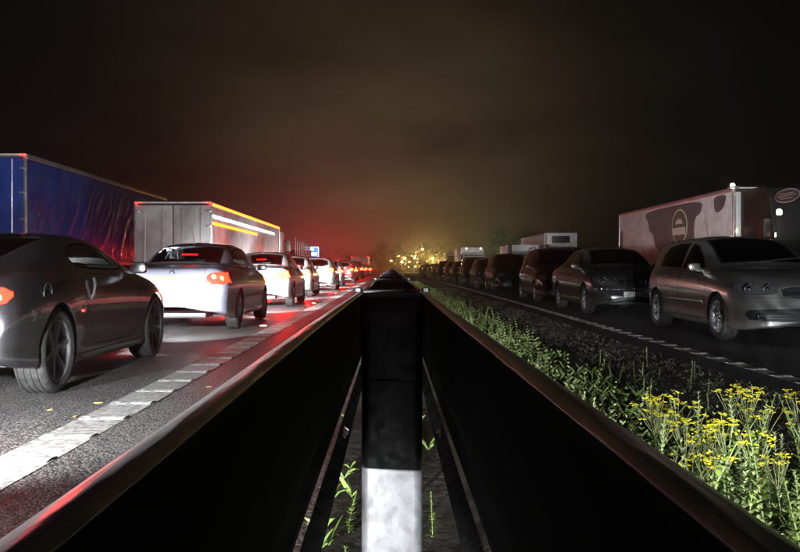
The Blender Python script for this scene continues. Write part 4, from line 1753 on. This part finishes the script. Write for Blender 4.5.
def jag_extra(car, sxf, syf, pm):
    for sgn in (1, -1):
        for (x, z, r) in ((.42, .68, .062), (.60, .69, .075)):
            y, n = syf(sgn * x, z, True)
            if y:
                bm = bmesh.new()
                torus(bm, (sgn * x, y + .004, z), r, .010, 'y', 22)
                bmesh.ops.create_uvsphere(bm, u_segments=12, v_segments=8, radius=r * .6, matrix=Matrix.Translation((sgn * x, y - .015, z)))
                mesh_obj('headlamp_projector', bm, M_REFL, car)
    bm = bmesh.new()
    for x in np.linspace(-.72, .72, 15):
        y, n = syf(float(x), .50, True)
        if y:
            bx(bm, (float(x), y + .006, .535), (.11, .014, .02), .004)
    mesh_obj('bumper_strip', bm, M_CHROME, car)
    for k in range(5):
        x = -.2 + .1 * k
        y, n = syf(x, .65, True)
        if y:
            boxo('grille_bar', (x, y + .006, .65), (.014, .014, .12), M_CHROME, car)


jag = make_car(saloon('executive_saloon', spokes=9, spw=.035, plates=[(True, .43, 'CT55 E', M_PLATEW)], extra=jag_extra), P_DARKGREY)
jag.location = (4.95, 20.45, 0)
jag.rotation_euler = (0, 0, math.pi)
jag.scale = (1.03, 1.03, 1.03)
tag(jag, 'dark grey saloon with twin round headlamps behind the silver hatchback', 'car')

peo = make_car(mpv('people_carrier'), P_MAROON, interior=False)
peo.location = (5.02, 26.9, 0)
peo.rotation_euler = (0, 0, math.pi)
tag(peo, 'dark people carrier with roof rails behind the dark grey saloon', 'car')

# queue behind on the right
right_q = [(peo, 5.0, 36.8, P_BLACK, 'black people carrier fourth in the right hand queue'),
           (golf, 4.9, 43.0, P_DARKGREY, 'dark hatchback fifth in the right hand queue'),
           (peo, 4.9, 50.2, P_BLACK, 'black people carrier under the white van roof in the right hand queue'),
           (jag, 4.9, 58.0, P_MAROON, 'dark red saloon far along the right hand queue'),
           (golf, 4.9, 65.5, P_SILVER, 'silver hatchback far along the right hand queue'),
           (peo, 4.8, 74, P_GRAPH, 'grey people carrier far along the right hand queue'),
           (jag, 4.8, 83, P_BLACK, 'black saloon far along the right hand queue'),
           (golf, 4.8, 93, P_WHITE, 'white hatchback near the far end of the right hand queue'),
           (jag, 4.7, 106, P_DARKGREY, 'dark saloon near the far end of the right hand queue'),
           (golf, 4.7, 120, P_MAROON, 'tiny dark red hatchback at the far end of the right hand queue'),
           (peo, 8.6, 24.0, P_BLACK, 'black people carrier in the middle lane behind the silver hatchback'),
           (jag, 8.7, 34.0, P_GRAPH, 'grey saloon in the middle lane behind the dark grey saloon'),
           (golf, 8.7, 46.0, P_BLACK, 'black hatchback in the middle lane of the right carriageway'),
           (peo, 8.7, 60.0, P_DARKGREY, 'dark people carrier in the middle lane of the right carriageway')]
for (pr, x, y, pm, lab) in right_q:
    c = copy_tree(pr)
    c.location = (x, y, 0)
    repaint(c, pm)
    tag(c, lab, 'car', 'queue on the right carriageway')

# a white panel van in the queue
van = box_lorry('panel_van', 3.4, 2.0, 2.45, .55, M_WHITEPANEL, rear_lit=False, cab_m=M_CABWHITE, cab_h=2.0, gap=-.1)
van.location = (8.3, 56.0, 0)
van.rotation_euler = (0, 0, math.pi)
tag(van, 'white van whose roof shows above the queue on the right', 'van')

# left carriageway ahead of the saloon
left_q = [(sal, -3.35, 21.2, P_WHITE, 'white saloon with glaring rear directly ahead of the silver blue saloon'),
          (sal, -3.55, 28.4, P_WHITE, 'white saloon second ahead in the outer lane'),
          (golf, -3.3, 36.2, P_SILVER, 'silver hatchback third ahead in the outer lane'),
          (sal, -3.5, 45.0, P_SILVERBLUE, 'saloon fourth ahead in the outer lane'),
          (golf, -3.3, 54.0, P_MAROON, 'dark red hatchback fifth ahead in the outer lane'),
          (sal, -3.5, 64.5, P_WHITE, 'white saloon sixth ahead in the outer lane'),
          (peo, -3.4, 75.0, P_BLACK, 'black people carrier seventh ahead in the outer lane'),
          (golf, -3.4, 88.0, P_SILVER, 'tiny silver hatchback near the road end'),
          (sal, -3.4, 103.0, P_WHITE, 'tiny white saloon nearest to the road end'),
          (golf, -6.8, 49.5, P_WHITE, 'white hatchback ahead of the box lorry in the middle lane'),
          (sal, -7.1, 57.0, P_SILVER, 'silver saloon in the middle lane far ahead'),
          (peo, -6.9, 67.0, P_WHITE, 'white people carrier in the middle lane far ahead'),
          (sal, -7.1, 79.0, P_BLACK, 'black saloon in the middle lane far ahead'),
          (golf, -7.0, 95.0, P_WHITE, 'tiny white hatchback in the middle lane near the road end')]
qr = random.Random(5)
for (pr, x, y, pm, lab) in left_q:
    c = copy_tree(pr)
    c.location = (x, y, 0)
    c.rotation_euler = (0, 0, R(qr.uniform(-1.0, 1.0)))
    repaint(c, pm, ((M_TAIL_ON, M_TAIL_HOT), (M_TAIL, M_TAIL_HOT), (M_LENS, M_HEAD_ON)))
    for ch in list(c.children):
        if ch.type == 'LIGHT':
            bpy.data.objects.remove(ch)
    if y < 50 and x > -5:
        head_beams(c, SPOT_SALOON, 60, 0)
    tag(c, lab, 'car', 'queue ahead on the left carriageway')

# queue behind the camera plus an unseen verge carrier added for light: headlamps light the coupe, the post and the weeds
behind = [(golf, -2.95, -1.2, 'hatchback with headlamps on directly behind the coupe', 4000.0, 76, 0),
          (golf, -3.4, -11.8, 'hatchback with headlamps on second behind the coupe', 17000.0, 54, -19),
          (peo, 1.25, -10.2, 'unseen people carrier added on the verge behind the camera for its headlamps', 5000.0, 34, -7)]
for (pr, x, y, lab, watts, size, aim) in behind:
    c = copy_tree(pr)
    c.location = (x, y, 0)
    c.rotation_euler = (0, 0, 0)
    repaint(c, P_DARKGREY, ((M_LENS, M_HEAD_ON), (M_TAIL, M_TAIL_DIM)))
    head_beams(c, watts, size, aim, 90.0 if y > -5 else 85.5)
    tag(c, lab, 'car', 'traffic behind the camera')

# ================================================================ signs and street lamps at the road end
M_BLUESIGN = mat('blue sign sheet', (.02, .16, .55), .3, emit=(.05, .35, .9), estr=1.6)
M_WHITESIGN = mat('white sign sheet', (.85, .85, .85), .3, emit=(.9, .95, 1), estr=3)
sg = empty('road_sign', (-14.6, 150, 1.1))
tag(sg, 'blue and white motorway sign beyond the left hand traffic', 'road sign')
boxo('sign_plate', (0, 0, 2.55), (2.7, .06, 2.3), M_WHITESIGN, sg, .05)
boxo('sign_face', (0, -.036, 2.55), (2.5, .012, 2.1), M_BLUESIGN, sg, .03)
boxo('sign_band', (-.3, -.046, 3.2), (1.5, .01, .34), M_WHITESIGN, sg)
boxo('sign_band', (.1, -.046, 2.4), (1.9, .01, .5), M_WHITESIGN, sg)
for s in (1, -1):
    boxo('sign_post', (s * .9, .08, .65), (.1, .1, 3.6), M_ALU, sg)

M_SODIUM = mat('sodium lamp', (.8, .6, .2), .3, emit=(1.0, .62, .16), estr=14)
M_GREENLAMP = mat('green lamp', (.3, .8, .4), .3, emit=(.35, 1.0, .35), estr=120)
M_POLE = mat('lamp column', (.12, .12, .12), .5, .6)


def street_lamp(x, y, h, m, label, r=.22, watts=0, col=(1, .66, .2)):
    t = empty('street_lamp', (x, y, 0))
    bm = bmesh.new()
    tube(bm, [(0, 0, 0), (0, 0, h * .6), (0, 0, h)], .09, 8, .05)
    tube(bm, [(0, 0, h), (.25, 0, h + .12), (.7, 0, h + .15)], .04, 6)
    mesh_obj('column', bm, M_POLE, t)
    b = bmesh.new()
    bmesh.ops.create_uvsphere(b, u_segments=10, v_segments=6, radius=r, matrix=Matrix.Translation((.8, 0, h + .1)) @ Matrix.Diagonal((1.3, .7, .6, 1)))
    mesh_obj('lantern', b, m, t)
    if watts:
        ld = bpy.data.lights.new('lantern_light', 'POINT')
        ld.energy = watts
        ld.color = col
        ld.shadow_soft_size = .3
        lo = bpy.data.objects.new('lantern_light', ld)
        COL.objects.link(lo)
        lo.parent = t
        lo.location = (.8, -.4, h - .35)
    return tag(t, label, 'street lamp', 'street lamps at the road end')


lamps = [(6.2, 190, 5.2, M_SODIUM, 'tall yellow street lamp at the road end', 1), (2.2, 195, 3.2, M_SODIUM, 'low yellow street lamp left of the tall one', 1), (9.2, 205, 3.3, M_SODIUM, 'yellow street lamp right of the tall one', 1),
         (-1.0, 200, 2.6, M_SODIUM, 'yellow street lamp above the far left traffic', 0), (12.2, 200, 3.6, M_SODIUM, 'second yellow street lamp right of the tall one', 1), (15.5, 215, 3.4, M_SODIUM, 'third yellow street lamp right of the tall one', 0),
         (17.5, 190, 2.9, M_SODIUM, 'yellow street lamp left of the green one', 0), (18.2, 150, 1.9, M_GREENLAMP, 'bright green lamp beyond the right hand queue', 2), (4.0, 230, 2.6, M_SODIUM, 'faint yellow street lamp at the vanishing point', 0),
         (25.0, 160, 2.2, M_SODIUM, 'small lamp right of the green one', 0)]
for (x, y, h, m, lab, w) in lamps:
    street_lamp(x, y, h, m, lab, r=.30 if w == 2 else .24, watts=(0, 1500, 1200)[w], col=(.5, 1, .5) if w == 2 else (1, .62, .16))

lr = random.Random(21)
small_proto = None
for k in range(34):
    y = lr.uniform(205, 300)
    xpx = lr.choice((lr.gauss(432, 13), lr.uniform(388, 450)))
    x = (xpx - 392) / 830 * y
    h = (268 - lr.uniform(254, 268)) / 830 * y + CAM_H
    m = lr.choice((M_SODIUM, M_SODIUM, M_SODIUM, M_WARM_ON, M_GREENLAMP if lr.random() < .3 else M_SODIUM))
    o = street_lamp(x, y, max(1.2, h), m, 'tiny light in the dense cluster of lights at the road end', r=lr.uniform(.13, .30))
    o['group'] = 'cluster of tiny lights at the road end'


# ================================================================ plants of the verge
def leaf_mat(name, c1, c2, sc=9):
    m = mat(name, c1, .6)
    add_noise(m, sc, c1, c2, detail=3)
    nt, b = nodes_of(m)
    b.inputs['Subsurface Weight'].default_value = 0.0
    return m


M_PALE = leaf_mat('pale downy leaf', (.13, .19, .06), (.27, .33, .13))
M_GREEN = leaf_mat('green leaf', (.06, .11, .014), (.15, .21, .035))
M_DARKLEAF = leaf_mat('dark leaf', (.010, .013, .005), (.026, .030, .012))
M_YELLOW = leaf_mat('yellow flower', (.42, .37, .012), (.60, .55, .03), 40)
M_STEM = leaf_mat('stem', (.07, .10, .03), (.14, .15, .06))
M_BARK = add_noise(mat('bark', (.06, .045, .03), .9), 8, (.03, .024, .016), (.09, .07, .05), bump=.6, bdist=.02, stretch=(1, 1, .3))


def leaf(v, f, base, d, up, L, w, droop=.3):
    d = Vector(d).normalized()
    side = d.cross(Vector(up)).normalized()
    upv = side.cross(d)
    base = Vector(base)
    prev = None
    for t, ww in ((0, .25), (.35, 1), (.7, .75), (1, .05)):
        c = base + d * (L * t) - Vector((0, 0, 1)) * (droop * L * t * t)
        a = len(v)
        v.append(c + side * (w * ww * .5) + upv * (w * .12 * ww))
        v.append(c - side * (w * ww * .5) + upv * (w * .12 * ww))
        if prev is not None:
            f.append((prev, prev + 1, a + 1, a))
        prev = a


def spire_proto(name, rnd, h, lm, leafL, n, lean=.1, whorl=5, base_r=.006):
    """upright leafy weed: stem part and leaves part"""
    root = empty(name)
    bm = bmesh.new()
    lx, ly = rnd.uniform(-lean, lean), rnd.uniform(-lean, lean)
    pt = lambda t: Vector((lx * h * t * t, ly * h * t * t, h * t))
    tube(bm, [pt(t) for t in (0, .3, .6, 1)], base_r, 5, .0018)
    mesh_obj('stem', bm, M_STEM, root)
    v, f = [], []
    for k in range(n):
        t = (k + .3) / n
        z = .04 + .96 * t
        for q in range(whorl):
            a = 2 * math.pi * (q / whorl) + k * 1.1 + rnd.uniform(-.3, .3)
            L = leafL * (1.15 - .75 * t) * rnd.uniform(.7, 1.2)
            leaf(v, f, pt(z), (math.cos(a), math.sin(a), .35 + .9 * t), (0, 0, 1), L, L * .34, rnd.uniform(.1, .5))
    pydata('leaves', v, f, lm, root)
    return root


def ragwort_proto(name, rnd, h):
    root = empty(name)
    bm = bmesh.new()
    tips = []
    top = Vector((rnd.uniform(-.06, .06), rnd.uniform(-.06, .06), h * .62))
    tube(bm, [(0, 0, 0), top * .5 + Vector((.01, 0, 0)), top], .006, 5, .004)
    for k in range(11):
        a = 2 * math.pi * k / 11 + rnd.uniform(-.3, .3)
        r = rnd.uniform(.03, .15)
        t = Vector((top.x + r * math.cos(a), top.y + r * math.sin(a), h * rnd.uniform(.86, 1.04)))
        tube(bm, [top * rnd.uniform(.75, 1), (top + t) / 2 + Vector((0, 0, -.02)), t], .0035, 4, .002)
        tips.append(t)
    mesh_obj('stem', bm, M_STEM, root)
    for t in tips:
        v, f = [], []
        for q in range(7):
            a = rnd.uniform(0, 6.28)
            rr = rnd.uniform(0, .032)
            c = t + Vector((rr * math.cos(a), rr * math.sin(a), rnd.uniform(0, .012)))
            b0 = len(v)
            s = rnd.uniform(.008, .012)
            v.append(c + Vector((0, 0, .004)))
            for i in range(8):
                an = i * math.pi / 4
                rad = s if i % 2 == 0 else s * .62
                v.append(c + Vector((rad * math.cos(an), rad * math.sin(an), -.001)))
            for i in range(8):
                f.append((b0, b0 + 1 + i, b0 + 1 + (i + 1) % 8))
        pydata('flower_head', v, f, M_YELLOW, root, smooth=False)
    v, f = [], []
    for k in range(46):
        t = rnd.uniform(.05, .92)
        a = rnd.uniform(0, 6.28)
        L = .11 * (1.1 - .6 * t) * rnd.uniform(.6, 1.2)
        leaf(v, f, Vector((top.x * t, top.y * t, h * .66 * t)), (math.cos(a), math.sin(a), .5), (0, 0, 1), L, L * .3, .35)
    pydata('leaves', v, f, M_GREEN, root)
    return root


prnd = random.Random(11)
SP_PALE = [spire_proto('pale_weed', prnd, h, M_PALE, .066, int(n * 1.4)) for (h, n) in ((.42, 13), (.52, 16), (.34, 11), (.46, 14))]
SP_GREEN = [spire_proto('green_weed', prnd, h, M_GREEN, .080, int(n * 1.25), .2, 5) for (h, n) in ((.40, 11), (.55, 14), (.3, 9))]
RAG = [ragwort_proto('ragwort_plant', prnd, h) for h in (.46, .52, .40)]
used = set()


def plant(protos, x, y, s, label, cat, group):
    pr = prnd.choice(protos)
    if pr.name not in used:
        used.add(pr.name)
        o = pr
    else:
        o = copy_tree(pr)
    o.location = (x, y, .0)
    o.rotation_euler = (prnd.uniform(-.08, .08), prnd.uniform(-.08, .08), prnd.uniform(0, 6.28))
    o.scale = (s, s, s)
    return tag(o, label, cat, group)


# yellow ragwort clump
for k in range(26):
    y = prnd.uniform(3.0, 4.3)
    x = .95 + .24 * (y - 3.0) + prnd.uniform(0, .95)
    plant(RAG, x, y, prnd.uniform(.60, .82), 'yellow flowered ragwort, ' + ('front' if y < 3.45 else 'middle' if y < 3.9 else 'back') + ' of the clump ' + ('next to the barrier' if x < 1.45 else 'towards the road'), 'plant', 'ragwort clump by the barrier')
# pale leafy weeds at bottom right
for k in range(64):
    y = prnd.uniform(2.05, 3.5)
    x = prnd.uniform(.62, 1.75)
    plant(SP_PALE if k % 2 else SP_GREEN, x, y, prnd.uniform(.55, .95), ('pale' if k % 2 else 'leafy') + ' weed at bottom right, ' + ('near the frame corner' if y < 2.5 else 'midway to the ragwort' if y < 3.0 else 'among the ragwort') + (' by the barrier' if x < 1.15 else ' away from the barrier'), 'plant', 'weeds in the bright patch at bottom right')
# along the foot of the right beam
for k in range(110):
    t = prnd.random() ** 1.25
    y = 3.6 + 11.0 * t
    x = prnd.uniform(.42, .85 + .02 * y)
    plant(SP_GREEN if prnd.random() < .5 else SP_PALE, x, y, prnd.uniform(.5, .85), 'upright weed behind the right beam, ' + ('just beyond the ragwort' if y < 5 else 'beside the hatchback' if y < 8 else 'short of the dark saloon' if y < 11 else 'at the far end') + (' close to the steel' if x < .65 else ' in the verge'), 'plant', 'weeds along the right hand beam')
for k in range(26):
    y = prnd.uniform(5.2, 8.6)
    x = prnd.uniform(1.5, 2.75)
    plant(SP_PALE, x, y, prnd.uniform(.22, .42), 'short pale weed out in the dark verge near the white line', 'plant', 'weeds in the dark verge')
# a few shoots between the beams
for k in range(4):
    y = prnd.uniform(2.3, 3.4)
    plant(SP_GREEN, prnd.choice((-1, 1)) * prnd.uniform(.05, .16), y, prnd.uniform(.3, .5), 'green shoot growing up between the two beams beside the post', 'plant', 'shoots between the beams')


# ground cover of short weeds and grass, far too many to count
def ground_cover(name, rnd, n, xr, yr, lm, hmax, skew=1.0):
    v, f = [], []
    for k in range(n):
        y = yr[0] + (yr[1] - yr[0]) * rnd.random() ** 1.6
        x = xr[0] + (xr[1] - xr[0]) * rnd.random() ** skew
        for q in range(rnd.randint(4, 7)):
            a = rnd.uniform(0, 6.28)
            L = hmax * rnd.uniform(.35, 1.0)
            leaf(v, f, (x, y, 0), (math.cos(a) * .6, math.sin(a) * .6, 1.0), (math.cos(a + 1.57), math.sin(a + 1.57), .2), L, L * rnd.uniform(.06, .16), rnd.uniform(.1, .7))
    return tag(pydata(name, v, f, lm), 'low grass and weeds covering the verge between the carriageways', 'ground cover', kind='stuff')


ground_cover('verge_grass', prnd, 6500, (.44, 1.9), (1.8, 60), M_GREEN, .14, 2.2)
ground_cover('verge_weeds', prnd, 3000, (.44, 1.7), (1.8, 30), M_PALE, .15, 2.0)
ground_cover('dead_grass', prnd, 8000, (.4, 3.0), (1.8, 40), M_DARKLEAF, .065, .8)
ground_cover('median_grass', prnd, 160, (-.28, .2), (1.6, 40), M_GREEN, .15)


# thicket of small spires behind the named plants
v, f = [], []
for k in range(620):
    t = prnd.random() ** 1.5
    y = 2.3 + 24 * t
    x = .44 + (.9 + .02 * y) * prnd.random() ** 1.5
    hh = prnd.uniform(.16, .42)
    lx, ly = prnd.uniform(-.12, .12), prnd.uniform(-.12, .12)
    nw = int(hh / .03)
    for j in range(nw):
        tt = (j + .5) / nw
        for q in range(4):
            a = q * 1.57 + j * .9 + prnd.uniform(-.3, .3)
            L = .055 * (1.2 - .8 * tt) * prnd.uniform(.7, 1.2)
            leaf(v, f, (x + lx * tt * tt, y + ly * tt * tt, hh * tt), (math.cos(a), math.sin(a), .4 + .9 * tt), (0, 0, 1), L, L * .3, .3)
tag(pydata('weed_thicket', v, f, M_PALE), 'mass of small leafy weeds along the foot of the right hand beam', 'ground cover', kind='stuff')


# ---- trees
def tree_proto(name, rnd, h, r, n, lm, trunk_h):
    root = empty(name)
    bm = bmesh.new()
    tube(bm, [(0, 0, -.2), (.05, .03, trunk_h * .5), (0, 0, trunk_h), (.1, 0, h * .8)], .05 * h ** .7, 8, .02)
    for k in range(6):
        a = rnd.uniform(0, 6.28)
        z = trunk_h * rnd.uniform(.7, 1.3)
        tube(bm, [(0, 0, z), (r * .4 * math.cos(a), r * .4 * math.sin(a), z + h * .15), (r * .75 * math.cos(a), r * .75 * math.sin(a), z + h * .25)], .03 * h ** .6, 5, .01)
    mesh_obj('trunk', bm, M_BARK, root)
    v, f = [], []
    clumps = []
    for k in range(26):
        a = rnd.uniform(0, 6.28)
        rr = r * rnd.random() ** .6
        z = trunk_h * .4 + (h - trunk_h * .4) * rnd.uniform(.02, 1)
        rr *= max(.25, 1 - ((z / h - .55) / .5) ** 2)
        clumps.append((rr * math.cos(a), rr * math.sin(a), z, r * rnd.uniform(.35, .6)))
    for k in range(n):
        c = rnd.choice(clumps)
        p = Vector((rnd.gauss(0, 1), rnd.gauss(0, 1), rnd.gauss(0, .8)))
        p = p.normalized() * c[3] * rnd.random() ** .4
        a = rnd.uniform(0, 6.28)
        L = rnd.uniform(.07, .13) * h ** .7
        leaf(v, f, Vector(c[:3]) + p, (math.cos(a), math.sin(a), rnd.uniform(-.5, .6)), (0, 0, 1), L, L * .6, .2)
    pydata('crown', v, f, lm, root)
    return root


TREES = [tree_proto('roadside_tree', prnd, h, r, n, M_GREEN, th) for (h, r, n, th) in ((5.0, 1.9, 2600, 1.2), (7.0, 2.8, 3000, 1.8))]
tree_spots = [(4.5, 245, 1, .8, 'low lamplit tree straight ahead at the road end'), (10.5, 250, 1, .9, 'lamplit tree behind the tall yellow lamp'), (17, 245, 0, 1.2, 'lamplit tree just right of the yellow lamps'), (-7, 260, 1, .8, 'tree beyond the last tail lamps'), (0, 262, 0, 1.3, 'tree at the very end of the carriageway'), (21, 240, 1, .8, 'dim tree beyond the green lamp'),
              (17.5, 84, 0, .85, 'green roadside tree beside the white box lorry'), (20, 150, 1, 1.1, 'dark tree behind the far right queue'), (27, 170, 1, 1.2, 'dark tree standing farther right behind the queue'),
              (-3, 215, 1, 1.0, 'lamplit tree left of the glow at the road end'), (2.5, 225, 0, 1.3, 'small lamplit tree at the end of the barrier'), (8, 210, 1, .95, 'lamplit tree right of the glow at the road end'),
              (13.5, 235, 1, 1.0, 'lamplit tree near the green lamp'), (-26, 190, 1, .62, 'dark tree behind the blue road sign'), (-34, 180, 1, .62, 'dark tree left of the blue road sign'),
              (-20, 230, 1, .62, 'dark tree behind the far left traffic'), (-12, 240, 1, .62, 'dark tree above the far left traffic')]
used_t = set()
for (x, y, i, s, lab) in tree_spots:
    o = TREES[i] if i not in used_t else copy_tree(TREES[i])
    used_t.add(i)
    o.location = (x, y, 0)
    o.scale = (s, s, s)
    o.rotation_euler = (0, 0, prnd.uniform(0, 6))
    tag(o, lab, 'tree', 'roadside trees')


# ================================================================ haze volume added to spread lamp glow
bm = bmesh.new()
bx(bm, (0, 1220, 7.0), (1820, 2580, 17.0))
hz = mesh_obj('added_haze', bm, [], smooth=False)
M_HAZE = bpy.data.materials.new('added_haze')
M_HAZE.use_nodes = True
nt = M_HAZE.node_tree
nt.nodes.clear()
pv = nt.nodes.new('ShaderNodeVolumePrincipled')
pv.inputs['Color'].default_value = (.85, .86, .9, 1)
pv.inputs['Density'].default_value = HAZE_DENSITY
pv.inputs['Anisotropy'].default_value = .9
om = nt.nodes.new('ShaderNodeOutputMaterial')
nt.links.new(pv.outputs[0], om.inputs['Volume'])
hz.data.materials.append(M_HAZE)
tag(hz, 'thin haze added over the whole motorway for glow round the lamps', 'added_haze', kind='stuff')
